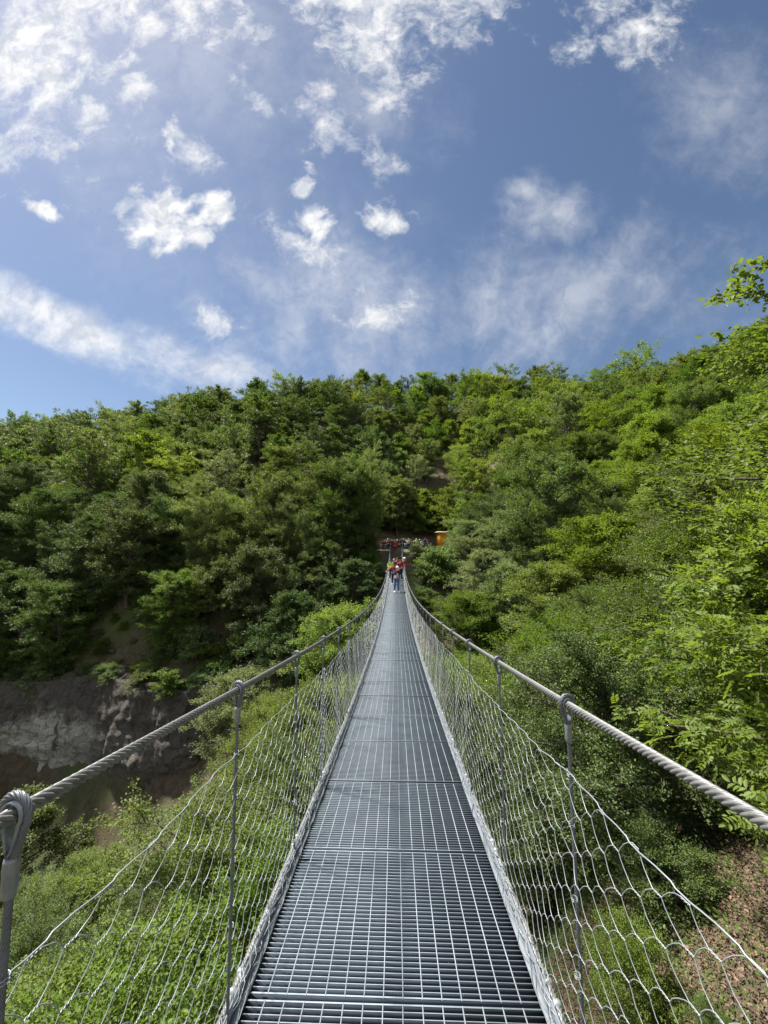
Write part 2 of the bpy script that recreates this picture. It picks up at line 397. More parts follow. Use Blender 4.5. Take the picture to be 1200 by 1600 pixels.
gx = axis_vals(-2500, -60, 60, 2500, 1.0, 3.0); gy = axis_vals(-2500, -8, 75, 3000, 1.0, 3.0)
XX, YY = np.meshgrid(gx, gy)
ZZ = height(XX, YY)
nx, ny = len(gx), len(gy)
ii = np.arange(ny - 1)[:, None] * nx; jj = np.arange(nx - 1)[None]
Q = np.stack((ii + jj, ii + jj + 1, ii + nx + jj + 1, ii + nx + jj), -1).reshape(-1, 4)
b = MB(); b.add(np.c_[XX.ravel(), YY.ravel(), ZZ.ravel()], Q)
tag(b.build('hillside_terrain', M_GROUND, smooth=True), kind='structure')

# rock face of the gorge
def cliff_sheet(name, line, ztop, zbot, bulge, seed, mat_):
    """line: plan polyline; a wavy, ledged rock wall with a back so that it has thickness"""
    line = np.asarray(line, float)
    s = np.concatenate(([0], np.cumsum(np.linalg.norm(np.diff(line, axis=0), axis=1))))
    n = int(s[-1] / 0.18); m = 84
    u = np.linspace(0, s[-1], n)
    px, py = np.interp(u, s, line[:, 0]), np.interp(u, s, line[:, 1])
    tx, ty = np.gradient(px), np.gradient(py); q = np.hypot(tx, ty); nx_, ny_ = ty / q, -tx / q
    zt = np.interp(u, s, ztop); zb = np.interp(u, s, zbot)
    v = np.linspace(0, 1, m)
    U, Vv = np.meshgrid(u, v)
    Zg = zt[None] + (zb - zt)[None] * Vv
    dsp = 0.9 * vnoise(U * 0.45, Zg * 0.5, seed) + 0.5 * vnoise(U * 1.6, Zg * 1.2, seed + 1) + 0.22 * vnoise(U * 4.5, Zg * 3.6, seed + 2)
    dsp += 0.10 * vnoise(U * 9, Zg * 11, seed + 5) + 0.22 * np.abs(vnoise(U * 3.1, Zg * 1.3, seed + 6)) * 2
    dsp += 0.05 * np.sign(np.sin(Zg * 3.1 + vnoise(U * .5, Zg * .3, seed + 3) * 2)) * (Vv < 0.45)
    prof = bulge * np.interp(Vv, [0, 0.25, 0.4, 0.7, 1], [-1.2, 0.2, 0.6, -0.5, -0.2]) + dsp
    G = np.stack((px[None] + nx_[None] * prof, py[None] + ny_[None] * prof, Zg), -1)
    back = np.stack((px - nx_ * 4, py - ny_ * 4, zt - 0.2), -1)[None]
    G = np.concatenate((back, G)); mm = m + 1
    i = np.arange(mm - 1)[:, None] * n; j = np.arange(n - 1)[None]
    Qc = np.stack((i + j, i + n + j, i + n + j + 1, i + j + 1), -1).reshape(-1, 4)
    b = MB(); b.add(G.reshape(-1, 3), Qc)
    return b.build(name, mat_, smooth=True)
cl = cliff_sheet('cliff', [(-62, 37), (-48, 38.2), (-36, 38.6), (-29, 37.5), (-23, 35), (-18.5, 34.8), (-15, 36.5), (-12, 38)],
                 [-11.5, -11.8, -12, -10.8, -11.5, -11.5, -10, -9], [-26, -25, -25, -25, -25, -24, -21, -18], 1.0, 11, M_ROCK)
tag(cl, kind='structure')

# ------------------------------------------------------------------ tree generator
def leaves(P, D, Nn, L, Wd, near=False, fold=0.18):
    """leaf blades: base points P, directions D, blade normals Nn"""
    D = D / (np.linalg.norm(D, axis=1)[:, None] + 1e-9)
    S = np.cross(D, Nn); S /= np.linalg.norm(S, axis=1)[:, None] + 1e-9
    U = np.cross(S, D)
    L = L[:, None]; Wd = Wd[:, None]; n = len(P)
    if not near:
        V = np.stack((P, P + D * L * .45 + S * Wd * .5 + U * Wd * fold, P + D * L, P + D * L * .55 - S * Wd * .5 + U * Wd * fold), 1)
        k = np.arange(n)[:, None] * 4
        return V.reshape(-1, 3), k + np.array([[0, 1, 2, 3]])
    up = U * Wd * fold
    V = np.stack((P, P + D * L * .28 + S * Wd * .42 + up, P + D * L * .66 + S * Wd * .46 + up, P + D * L - U * L * .10,
                  P + D * L * .66 - S * Wd * .46 + up, P + D * L * .28 - S * Wd * .42 + up), 1)
    k = np.arange(n)[:, None] * 6
    return V.reshape(-1, 3), np.concatenate((k + np.array([[0, 1, 2, 3]]), k + np.array([[0, 3, 4, 5]])))
def unit(v): return v / (np.linalg.norm(v, axis=-1, keepdims=True) + 1e-9)
PROFILE = {
    'dome': lambda t: np.interp(t, [0, .15, .4, .7, .9, 1], [.55, .85, 1, .85, .5, .2]),
    'oval': lambda t: np.interp(t, [0, .2, .5, .8, 1], [.45, .8, 1, .75, .25]),
    'layer': lambda t: np.interp(t, [0, .15, .35, .7, 1], [.8, 1, .95, .6, .18]),
    'cone': lambda t: np.interp(t, [0, .12, .5, 1], [.85, 1, .62, .06]),
    'vase': lambda t: np.interp(t, [0, .3, .65, .9, 1], [.3, .65, 1, .85, .45]),
    'bush': lambda t: np.interp(t, [0, .2, .6, 1], [.9, 1, .85, .4])}
def gen_tree(seed, H, Rc, base, prof, nl, nsub, nlf, L, near=False, droop=.45, elev=(15, 62), twig=False, compound=0, jit=.115, drop=.12, wr=.62, lean=0.0, taper=.17):
    """trunk mesh (trunk, limbs, twigs) and crown mesh (leaves on sprays along every limb)"""
    r = np.random.default_rng(seed)
    tb, cb = MB(), MB()
    nt = 9; tt = np.linspace(0, 1, nt)
    wob = np.cumsum(r.normal(0, .035 * H / nt * 3, (nt, 2)), 0); wob -= wob[0]
    TP = np.c_[wob[:, 0] + lean * tt ** 2, wob[:, 1], tt * H * .93]
    tr = .022 * H * (1 - .82 * tt) + .012
    tr[0] *= 1.5
    tb.tube(TP, tr, 8 if near else 6, caps=False)
    SS, SD, SLn, SR = [], [], [], []
    for i in range(nl):
        t = (i + r.uniform(.1, .9)) / nl
        if r.random() < drop: continue
        hz = base + (1 - base) * t ** .92
        p0 = np.array([np.interp(hz * .97, tt, TP[:, k]) for k in range(3)])
        az = i * 2.39996 + r.normal(0, .35)
        ln = Rc * PROFILE[prof](t) * r.uniform(.68, 1.18)
        el = R(elev[0] + (elev[1] - elev[0]) * t + r.normal(0, 8))
        s = np.linspace(0, 1, 7)
        bend = r.normal(0, .25)
        azs = az + bend * s
        hx = np.cumsum(np.r_[0, np.cos(azs[1:]) * ln / 6]); hy = np.cumsum(np.r_[0, np.sin(azs[1:]) * ln / 6])
        hz_ = ln * math.tan(min(el, R(70))) * (s - droop * s ** 2) * .8
        BP = p0 + np.c_[hx, hy, hz_]
        rad = np.interp(hz, tt, tr) * .40 * (1 - .85 * s) + .008
        tb.tube(BP, rad, 5, caps=False)
        ks = np.sort(np.r_[r.uniform(.22, 1.0, nsub - 1), 1.0])
        for q, kk in enumerate(ks):
            sp_ = np.array([np.interp(kk, s, BP[:, a]) for a in range(3)])
            side = (-1) ** q * r.uniform(.5, 1.25) * (1 if kk < .97 else .2)
            a2 = az + bend * kk + side
            l2 = (.20 * ln * (1.25 - kk) + .16 * Rc) * r.uniform(.7, 1.3) + .10
            e2 = r.normal(.22, .34) + .35 * t
            d2 = np.array((math.cos(a2) * math.cos(e2), math.sin(a2) * math.cos(e2), math.sin(e2)))
            SS.append(sp_); SD.append(d2); SLn.append(l2); SR.append(rad[-1])
            if twig: tb.tube(np.array([sp_, sp_ + d2 * l2 * .5 + (0, 0, .02), sp_ + d2 * l2 - (0, 0, .05 * l2)]), [.009, .006, .003], 4, caps=False)
    for q in range(int(nl * .5)):                       # upright leader shoots
        hz = H * .93 * r.uniform(.72, 1.0); sp_ = np.array([np.interp(hz / (H * .93), tt, TP[:, k]) for k in range(3)])
        a2 = r.uniform(0, 6.28); e2 = r.uniform(.5, 1.4); d2 = np.array((math.cos(a2) * math.cos(e2), math.sin(a2) * math.cos(e2), math.sin(e2)))
        SS.append(sp_); SD.append(d2); SLn.append(r.uniform(.10, .24) * Rc * 1.2); SR.append(.01)
    SS, SD, SLn = np.array(SS), np.array(SD), np.array(SLn)
    n = len(SS)
    w = r.uniform(.05, 1.06, (n, nlf)) ** .85
    P = SS[:, None] + SD[:, None] * (SLn[:, None] * w)[..., None]
    P[..., 2] -= (.10 * SLn[:, None] * w ** 2)
    P = P.reshape(-1, 3) + r.normal(0, 1, (n * nlf, 3)) * np.array((jit, jit, jit * .85))
    D = np.repeat(SD, nlf, 0) + r.normal(0, .8, (n * nlf, 3)) * np.array((1, 1, .7)); D[:, 2] -= .15
    Nn = r.normal(0, .55, (n * nlf, 3)) + np.array((0, 0, 1.0)); 
    LL = L * r.uniform(.65, 1.25, n * nlf)
    if compound:
        D = unit(D); Nn = unit(Nn); S = unit(np.cross(D, Nn)); 
        PP, DD, NN, L2 = [], [], [], []
        pairs = compound
        for k in range(pairs * 2 + 1):
            f = (k // 2 + .7) / (pairs + .7)
            sg = 0 if k == pairs * 2 else (1 if k % 2 else -1)
            Pk = P + D * (LL * f)[:, None] - np.array((0, 0, 1.0)) * (LL * .18 * f * f)[:, None]
            Dk = D * (.55 if sg else 1) + S * sg * .95 + r.normal(0, .1, D.shape)
            PP.append(Pk); DD.append(Dk); NN.append(Nn + r.normal(0, .12, Nn.shape)); L2.append(LL * .40)
        P, D, Nn, LL = np.concatenate(PP), np.concatenate(DD), np.concatenate(NN), np.concatenate(L2)
        wr = .50
    V, Fq = leaves(P, D, unit(Nn), LL, LL * wr, near)
    cb.add(V, Fq)
    return tb, cb
PROTO = {}
def proto(name, leafmats, *a, **k):
    tb, cb = gen_tree(*a, **k)
    tm = tb.mesh('trunk_' + name, M_BARK, True)
    cms = [cb.mesh('crown_' + name, leafmats[0])]
    for m in leafmats[1:]:
        c2 = cms[0].copy(); c2.materials.clear(); c2.materials.append(m); cms.append(c2)
    PROTO[name] = (tm, cms, a[1], a[2])
LM = [L_MID, L_YEL, L_DRK, L_PAL]
TONE = ['mid green', 'yellow green', 'deep green', 'pale green']
# seed, height, crown radius, first limb, profile, limbs, sprays, leaves per spray, leaf length
proto('far_dome', LM, 1, 9.5, 3.5, .18, 'dome', 56, 10, 36, .215, droop=.5)
proto('far_oval', LM, 2, 10.5, 3.0, .16, 'oval', 58, 10, 34, .21, elev=(25, 66))
proto('far_layer', LM, 3, 9.0, 3.6, .12, 'layer', 56, 11, 34, .215, droop=.58, elev=(12, 54))
proto('far_vase', LM, 4, 10.0, 3.5, .22, 'vase', 54, 10, 36, .215, elev=(30, 66), drop=.2)
proto('far_cone', LM, 5, 9.5, 3.2, .10, 'cone', 60, 11, 32, .205, droop=.58, elev=(8, 48))
proto('far_open', LM, 6, 10.5, 3.2, .28, 'vase', 40, 9, 30, .21, elev=(30, 68), drop=.3, jit=.14)
proto('mid_dome', LM, 11, 9.0, 3.5, .16, 'dome', 70, 14, 52, .130, droop=.5, near=True)
proto('mid_layer', LM, 12, 8.6, 3.8, .10, 'layer', 70, 15, 52, .130, droop=.60, elev=(10, 52), near=True)
proto('mid_oval', LM, 13, 9.6, 3.2, .14, 'oval', 72, 14, 52, .126, elev=(22, 64), near=True)
proto('mid_vase', LM, 14, 9.2, 3.5, .22, 'vase', 64, 14, 50, .130, elev=(28, 64), near=True, drop=.18)
proto('near_broad', LM, 21, 7.4, 3.1, .20, 'dome', 68, 17, 84, .064, droop=.5, near=True, twig=True, jit=.080, drop=.2)
proto('near_round', LM, 22, 7.0, 2.9, .18, 'oval', 68, 17, 82, .064, droop=.5, near=True, twig=True, jit=.080, drop=.2)
proto('near_small', LM, 23, 4.8, 2.4, .10, 'bush', 62, 15, 74, .056, droop=.55, near=True, twig=True, jit=.065, drop=.16)
proto('oak', [L_OAK], 31, 13.0, 4.6, .22, 'dome', 76, 18, 56, .135, droop=.45, near=True, twig=True, jit=.10, elev=(10, 58), drop=.12, wr=.66)
proto('ash', [L_ASH], 32, 4.6, 2.4, .06, 'bush', 58, 12, 14, .200, droop=.6, near=True, twig=True, compound=4, jit=.12, elev=(10, 58))
proto('bush', LM, 41, 2.4, 1.5, .05, 'bush', 40, 12, 64, .056, droop=.5, near=True, jit=.07)
proto('bush_far', LM, 42, 2.6, 1.7, .05, 'bush', 34, 9, 28, .15, droop=.5, jit=.10)

TREES = []
def plant(kind, tone, x, y, sc=1.0, rz=None, zs=None, zoff=-0.15, name='broadleaf_tree', z=None):
    tm, cms, H, Rc = PROTO[kind]
    zg = float(height(x, y)[0]) if z is None else z
    root = link(name, None); root.location = (x, y, zg + zoff)
    root.rotation_euler = (random.gauss(0, .03), random.gauss(0, .03), random.uniform(0, 6.28) if rz is None else rz)
    root.scale = (sc, sc, sc * (zs or 1.0))
    link('trunk', tm, root); link('crown', cms[tone % len(cms)], root)
    top = np.array((x, y, zg + H * sc * (zs or 1) * .9))
    px, py, d = project(top)
    TREES.append(dict(o=root, kind=kind, tone=tone % len(cms), x=x, y=y, px=float(px[0]), py=float(py[0]), d=float(d[0]), size=Rc * sc / max(float(d[0]), 1), name=name))
    return root

# ------------------------------------------------------------------ suspension footbridge
DECK_A, DECK_B, Y0, Y1 = -0.148, 0.00334, -3.0, 45.0
def dz(y): y = np.asarray(y, float); return DECK_A * y + DECK_B * y * y
BR = thing('suspension_footbridge', 'long narrow suspension footbridge with grating deck and wire netting sides over the gorge', 'footbridge', (0, 0, 0))
HALF = 0.628
# grating panels: bearing bars across every 30 mm, rods along every 76 mm
def grating_mesh():
    b, c = MB(), MB()
    Ln, Wd = 0.984, 2 * HALF
    nb = 36
    for k in range(nb):
        y = -Ln / 2 + .004 + (Ln - .008) * k / (nb - 1)
        wide = .0065 if k in (0, nb - 1) else .0030
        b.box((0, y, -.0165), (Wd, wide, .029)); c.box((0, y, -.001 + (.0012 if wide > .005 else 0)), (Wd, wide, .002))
    nr = 16
    for k in range(nr):
        x = -Wd / 2 + .003 + (Wd - .006) * k / (nr - 1)
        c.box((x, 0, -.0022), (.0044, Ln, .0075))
    for sx in (-1, 1): b.box((sx * (HALF + .002), 0, -.0165), (.004, Ln, .033))
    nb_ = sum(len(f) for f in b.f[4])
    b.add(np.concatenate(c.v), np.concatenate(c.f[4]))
    me = b.mesh('grating_panel', [M_GRATE, M_WORN_LIT])
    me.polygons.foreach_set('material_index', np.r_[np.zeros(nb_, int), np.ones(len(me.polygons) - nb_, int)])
    return me
GME = grating_mesh()
for k in range(48):
    yc = Y0 + .33 + k + 0.0
    if yc > Y1 + .2: break
    o = link('grating_panel', GME, BR)
    o.location = (random.gauss(0, .003), yc, float(dz(yc)) + random.gauss(0, .0015))
    o.rotation_euler = (math.atan(DECK_A + 2 * DECK_B * yc) + random.gauss(-.004, .004), random.gauss(0, .003), random.gauss(0, .0018))
JOINT0 = Y0 + .33 - .5
# side angles, edge ropes, handrail ropes
def ypath(a, b_, step, far=.25, lim=9.0, lim2=18.0):
    v = [a]
    while v[-1] < b_:
        y = v[-1]; v.append(y + (step if y < lim else (step * 3 if y < lim2 else far)))
    return np.array(v)
def curve_at(yv, x, h): return np.c_[np.full_like(yv, x), yv, dz(yv) + h]
RAILX, RAILH, EDGEX = .660, 1.29, .676
for sx in (-1, 1):
    b = MB()
    yv = np.arange(Y0, Y1 + .01, .5)
    c = curve_at(yv, 0, 0)
    def strip(prof):
        pr = np.array(prof); k = len(pr)
        V = np.array([[(sx * px_, p[1], p[2] + pz_) for px_, pz_ in pr] for p in c]).reshape(-1, 3)
        n = len(c)
        return V, [(i * k + j, i * k + (j + 1) % k, (i + 1) * k + (j + 1) % k, (i + 1) * k + j) for i in range(n - 1) for j in range(k)]
    b.add(*strip([(HALF + .024, -.05), (HALF + .029, -.05), (HALF + .029, .052), (HALF + .024, .052)]))
    b.add(*strip([(HALF - .010, .006), (HALF + .0235, .006), (HALF + .0235, .010), (HALF - .010, .010)]))
    b.build('edge_angle', M_STEEL, BR)
    b = MB(); P = curve_at(ypath(Y0, Y1 + 1, .012), sx * EDGEX, .035); b.add(*rope(P, .0140, 6, .12, 5, sx)); b.build('edge_rope', M_ROPE, BR, True)
    b = MB(); P = curve_at(ypath(Y0, Y1 + 1, .011), sx * RAILX, RAILH); b.add(*rope(P, .0140, 6, .125, 6, -sx)); b.build('handrail_rope', M_ROPE, BR, True)
# hangers
def hanger_meshes():
    zt = np.linspace(-.07, -RAILH - .07, 126)
    b = MB(); b.add(*rope(np.c_[0 * zt, 0 * zt, zt], .0080, 7, .085, 4, 1, .34))
    def tear(rad, tip, nn=40):
        a0 = math.asin(min(1, rad / .075)) if False else R(38)
        A = np.linspace(-a0, math.pi + a0, nn)
        arc = np.c_[np.cos(A) * rad, 0 * A, np.sin(A) * rad]
        e0, e1 = arc[0], arc[-1]
        s = np.linspace(0, 1, 8)[1:, None]
        return np.concatenate(((np.array((.004, 0, tip)) * s + e0 * (1 - s))[::-1], arc, np.array((-.004, 0, tip)) * s + e1 * (1 - s)))
    b.add(*rope(tear(.0315, -.078), .0080, 7, .085, 4, 1, .34))
    hm = b.mesh('hanger', M_HANG, True)
    b = MB(); P = tear(.0235, -.066); P2 = tear(.0195, -.06)
    n = len(P); V = []
    for i in range(n):
        for (q, yy) in ((P[i], -.0125), (P[i], .0125), (P2[i], .0095), (P2[i], -.0095)): V.append((q[0], yy, q[2]))
    b.add(V, [(i * 4 + j, i * 4 + (j + 1) % 4, i * 4 + 4 + (j + 1) % 4, i * 4 + 4 + j) for i in range(n - 1) for j in range(4)])
    tm = b.mesh('thimble', M_THIM, True)
    b = MB(); zz = np.array([-.072, -.073, -.078, -.125, -.136, -.139, -.140]); rr = np.array([.008, .0125, .0137, .0135, .0115, .0095, .006])
    b.tube(np.c_[0 * zz, 0 * zz, zz], rr, 20)
    fm = b.mesh('ferrule', M_FERR, True)
    return hm, tm, fm
HM, TM, FM = hanger_meshes()
HY = {1: [.545 + k for k in range(-2, 45)], -1: [.72 + k * 1.0 for k in range(-2, 45)]}
for sx in (1, -1):
    for y in HY[sx]:
        o = link('hanger', HM, BR); o.location = (sx * RAILX, y, float(dz(y)) + RAILH)
        o.rotation_euler = (random.gauss(0, .012), sx * -.012 + random.gauss(0, .008), random.gauss(0, .15) + (0.25 * sx))
        o.scale = (.9, .9, 1)
        if y < 14 and y > -.6: link('thimble', TM, o); link('ferrule', FM, o)
b = MB(); b.box((0, 0, -.075), (1.40, .06, .006)); b.box((0, .027, -.105), (1.40, .006, .06)); b.box((0, -.027, -.105), (1.40, .006, .06))
for sx in (-1, 1): b.box((sx * .656, 0, -.068), (.05, .05, .02))
CBM = b.mesh('cross_beam', M_STEEL)
for k in range(46):
    y = Y0 + .33 + .5 + k
    o = link('cross_beam', CBM, BR); o.location = (0, y, float(dz(y)) + .03); o.rotation_euler = (math.atan(DECK_A + 2 * DECK_B * y), 0, 0)
# rope clips and tying wire on the edge ropes
zz = np.linspace(-.013, .013, 5); b = MB(); b.tube(np.c_[0 * zz, zz, 0 * zz], [.016, .0195, .020, .0195, .016], 14); CLM = b.mesh('rope_clip', M_WIRE, True)
for sx in (-1, 1):
    for k in range(12):
        for off in (-.035, .06):
            y = JOINT0 + 3 + k + off + .0
            o = link('rope_clip', CLM, BR); o.location = (sx * EDGEX, y, float(dz(y)) + .035); o.rotation_euler = (math.atan(DECK_A), 0, random.uniform(-.1, .1))

# hexagonal twisted wire netting, twists lying along the bridge
def polytubes(P, r, k=4, ref=(1, 0, 0)):
    """P (S,m,3) many short wires at once"""
    P = np.asarray(P, float); S, m, _ = P.shape
    T = np.gradient(P, axis=1); T /= np.linalg.norm(T, axis=2, keepdims=True) + 1e-9
    N = unit(np.cross(T, np.asarray(ref, float))); B = np.cross(T, N)
    a = np.linspace(0, 2 * math.pi, k, endpoint=False) + .4
    r = np.broadcast_to(np.asarray(r, float), (S,))[:, None, None, None]
    V = P[:, :, None] + r * (np.cos(a)[:, None] * N[:, :, None] + np.sin(a)[:, None] * B[:, :, None])
    base = (np.arange(S) * m * k)[:, None, None]; i = (np.arange(m - 1) * k)[None, :, None]; j = np.arange(k)[None, None]; j2 = (j + 1) % k
    Q = np.stack((base + i + j, base + i + j2, base + i + k + j2, base + i + k + j), -1).reshape(-1, 4)
    return V.reshape(-1, 3), Q
NETH, CU, RV, TW2 = 1.045, .172, .0560, .0145
def netting(sx, seed):
    r = np.random.default_rng(seed)
    b = MB()
    rows = int(NETH / RV) + 1
    ncol = int((Y1 - Y0) / CU)
    jx = r.normal(0, .0022, (rows + 1, ncol + 2, 3)); jx[..., 0] *= 1.4
    pan = r.normal(0, 1, 64)
    def S3(u, v, j=None):
        lat = .664 - .010 * (v / NETH) + .010 * np.sin(u * 3.1 + v * 2.2 + seed) * np.sin(np.clip(v / NETH, 0, 1) * 3.14) + .006 * np.sin(u * 9 + v * 7)
        z = dz(u) + v + .010 * np.sin(u * 2.1 + seed) * (v / NETH) - .012 * np.abs(np.sin((u - .6) * math.pi)) * (v / NETH)
        P = np.stack((sx * lat, u, z), -1)
        return P if j is None else P + j
    J, I = np.meshgrid(np.arange(rows), np.arange(ncol), indexing='ij')
    uc = Y0 + I * CU + (J % 2) * CU / 2; vv = .02 + J * RV
    jc = jx[:rows, :ncol]
    A = S3(uc - TW2, vv, jc); Bq = S3(uc + TW2, vv, jc)
    # up and down wires to the neighbouring rows
    def conn(J2):
        ok = (J2 >= 0) & (J2 < rows)
        odd = (J % 2)
        I2 = I + odd
        ok &= (I2 < ncol)
        return ok, np.clip(J2, 0, rows - 1), np.clip(I2, 0, ncol - 1)
    wires = []
    for dj in (1, -1):
        ok, J2, I2 = conn(J + dj)
        P0, P1 = Bq[ok], A[J2[ok], I2[ok]]
        vdir = np.array((0, 0, 1.0)) * dj
        wires.append((P0, P1, vdir))
    rad = .00125
    for P0, P1, vd in wires:
        near = P0[:, 1] < 8
        for sel, m in ((near, 5), (~near, 2)):
            a, c = P0[sel], P1[sel]
            if m == 2: Pm = np.stack((a, c), 1); rr = rad * 1.15
            else:
                d = c - a; s = np.array([0, .2, .5, .8, 1.0]); am = np.array([0, .65, 1, .65, 0]) * .0048
                Pm = a[:, None] + d[:, None] * s[None, :, None]
                Pm[..., 1] += am[None]; Pm -= am[None, :, None] * vd[None, None]
                Pm[:, 1:4] += r.normal(0, .0006, Pm[:, 1:4].shape)
                rr = rad
            b.add(*polytubes(Pm, rr, 5 if m > 2 else 3))
    near = (A[..., 1] < 8)
    for ph in (0, math.pi):
        a, c = A[near], Bq[near]
        s = np.linspace(0, 1, 7); th = s * math.pi * 3 + ph
        Pm = a[:, None] + (c - a)[:, None] * s[None, :, None]
        Pm[..., 0] += np.cos(th)[None] * .0017; Pm[..., 2] += np.sin(th)[None] * .0017
        b.add(*polytubes(Pm, .00115, 5))
    b.add(*polytubes(np.stack((A[~near], Bq[~near]), 1), rad * 1.5, 3))
    # selvedge wire along the top, hooked over each twist
    top = rows - 1
    pts = []
    for i in range(ncol):
        u = Y0 + i * CU + (top % 2) * CU / 2; v = .02 + top * RV
        for du, dv in ((-TW2 * 1.5, .003), (TW2 * 1.5, .003), (TW2 + .02, .010), (CU / 2, .010), (CU - TW2 - .03, .006)):
            pts.append(S3(u + du, v + dv))
    b.tube(np.array(pts), .0020, 5)
    # lacing wire that ties the net to every hanger, and seams where two lengths overlap
    for y in HY[sx]:
        if y < 0 or y > 24: continue
        seam = int(round(y)) in ((4, 6, 8, 11, 14) if sx < 0 else (7, 10, 13))
        turns = 26 if seam else 7
        s = np.linspace(0, 1, turns * 8)
        rad_ = .014 if seam else .0105
        keep = np.ones_like(s, bool) if seam else None
        if seam:
            P = S3(np.full_like(s, y), .02 + s * NETH); P[:, 0] += rad_ * np.cos(s * turns * 6.283); P[:, 1] += (rad_ + .02) * np.sin(s * turns * 6.283)
            b.tube(P, .0016, 4)
            for q in range(5):
                u = y + r.normal(0, .03, 14); P = S3(u, np.linspace(.02, NETH, 14)); b.tube(P, .0017, 4)
        else:
            for v0 in (.1, .35, .6, .85, NETH - .02):
                s = np.linspace(0, 1, 20); P = S3(np.full_like(s, y), v0 + s * .015)
                P[:, 0] = sx * RAILX + .0098 * np.cos(s * 15); P[:, 1] += .0098 * np.sin(s * 15); b.tube(P, .0013, 4)
    # bottom of the net folded over the edge rope and the angle, with tying wire
    yv = np.arange(Y0, Y1, .026)
    for q in range(5):
        ph, fr = r.uniform(0, 6), r.uniform(18, 34)
        x = .656 + .022 * np.sin(yv * fr + ph); z = .045 + .016 * np.cos(yv * fr * .83 + ph * 2)
        P = np.c_[sx * (x + r.normal(0, .002, len(yv))), yv, dz(yv) + z]
        b.tube(P, .0016, 3)
    for q in range(3):
        ph, fr = r.uniform(0, 6), r.uniform(10, 17)
        x = .632 + .018 * np.sin(yv * fr + ph); z = .018 + .006 * np.cos(yv * fr * 1.7 + ph)
        b.tube(np.c_[sx * x, yv, dz(yv) + z], .0014, 3)
    return b.build('safety_net', M_WIRE, BR)
netting(1, 5); netting(-1, 9)
# end posts and end frame on the far bank
for sx in (-1, 1):
    b = MB(); zb = float(dz(Y1)); b.tube([(sx * .72, Y1 + .5, zb - .9), (sx * .72, Y1 + .5, zb + 1.5)], .04, 10); b.box((sx * .72, Y1 + .5, zb + 1.53), (.10, .10, .03)); b.build('end_post', M_STEEL, BR)
b = MB(); b.box((0, Y1 + .55, float(dz(Y1)) - .04), (1.4, .25, .12)); b.build('end_sill', M_STEEL, BR)

# ------------------------------------------------------------------ far bank: stairs, railing, hut
M_TREAD = plain('weathered_timber_tread', (0.23, 0.19, 0.15), .85, 0, .3, 7)
M_DARKST = plain('dark_painted_steel', (0.12, 0.14, 0.16), .5, .5)
ST = thing('outdoor_staircase', 'short flight of steps with thin steel handrails climbing from the bridge end to the crowd', 'stairs', (0.1, 46.2, float(dz(46)) - .1))
NS = 11
for k in range(NS):
    b = MB(); b.box((0, 0, 0), (1.5, .36, .05)); b.box((0, .165, -.05), (1.5, .03, .06))
    o = b.build('tread', M_TREAD, ST); o.location = (random.gauss(0, .01), .5 + k * .98, .12 + k * .105)
for sx in (-1, 1):
    b = MB(); b.add([(sx * .76 + w, y, z) for w in (-.02, .02) for y, z in ((.3, -.10), (11, 1.03), (11, 1.23), (.3, .10))],
                    [(0, 1, 2, 3), (7, 6, 5, 4), (0, 4, 5, 1), (1, 5, 6, 2), (2, 6, 7, 3), (3, 7, 4, 0)])
    b.build('stringer', M_DARKST, ST)
    b = MB()
    for k in range(4): b.tube([(sx * .80, .6 + k * 3.2, k * .34), (sx * .80, .6 + k * 3.2, k * .34 + 1.15)], .018, 8)
    b.tube([(sx * .80, .6, 1.13), (sx * .80, 10.2, 2.15)], .016, 8)
    b.build('handrail', M_DARKST, ST)
LZ = 1.15
RL = thing('railing', 'low grey steel railing in front of the waiting crowd', 'railing', (0, 0, 0))
rp = [(1.3, 57.6), (2.6, 59.0), (4.0, 60.2), (5.4, 61.0)]
for x, y in rp:
    zg = float(height(x, y)[0]); b = MB(); b.tube([(x, y, zg - .2), (x, y, zg + 1.05)], .03, 8); b.build('post', M_STEEL, RL)
for hh in (.55, 1.03):
    b = MB(); b.tube([(x, y, float(height(x, y)[0]) + hh) for x, y in rp], .02, 6); b.build('rail', M_STEEL, RL)
# yellow hut
M_YELLOW = plain('yellow_painted_boards', (0.80, 0.36, 0.02), .55, 0, .10, 6)
M_ROOFW = plain('cream_roof_board', (0.80, 0.76, 0.62), .6, 0, .08, 6)
M_GLASSD = plain('dark_hatch', (0.03, 0.035, 0.04), .25, 0)
hx, hy = 8.05, 66.5; hz = float(height(hx, hy)[0]) - .1
HUT = thing('wooden_hut', 'small yellow wooden hut with a flat cream roof behind the crowd', 'hut', (hx, hy, hz))
HUT.rotation_euler = (0, 0, R(10))
b = MB(); b.box((0, 0, 1.35), (2.0, 1.8, 2.7))
for k in range(11): b.box((-1 + .09 + k * .182, -.905, 1.35), (.165, .014, 2.66))
for k in range(10): b.box((-1.005, -.9 + .1 + k * .178, 1.35), (.014, .16, 2.66))
b.build('wall', M_YELLOW, HUT)
b = MB(); b.box((.05, -.1, 2.80), (2.75, 2.5, .14)); b.box((.05, -.1, 2.89), (2.65, 2.4, .04)); b.build('roof', M_ROOFW, HUT)
b = MB(); b.box((.25, -.925, 1.55), (.8, .02, .7)); b.box((.25, -.935, 1.17), (.95, .06, .05)); b.build('hatch', M_GLASSD, HUT)

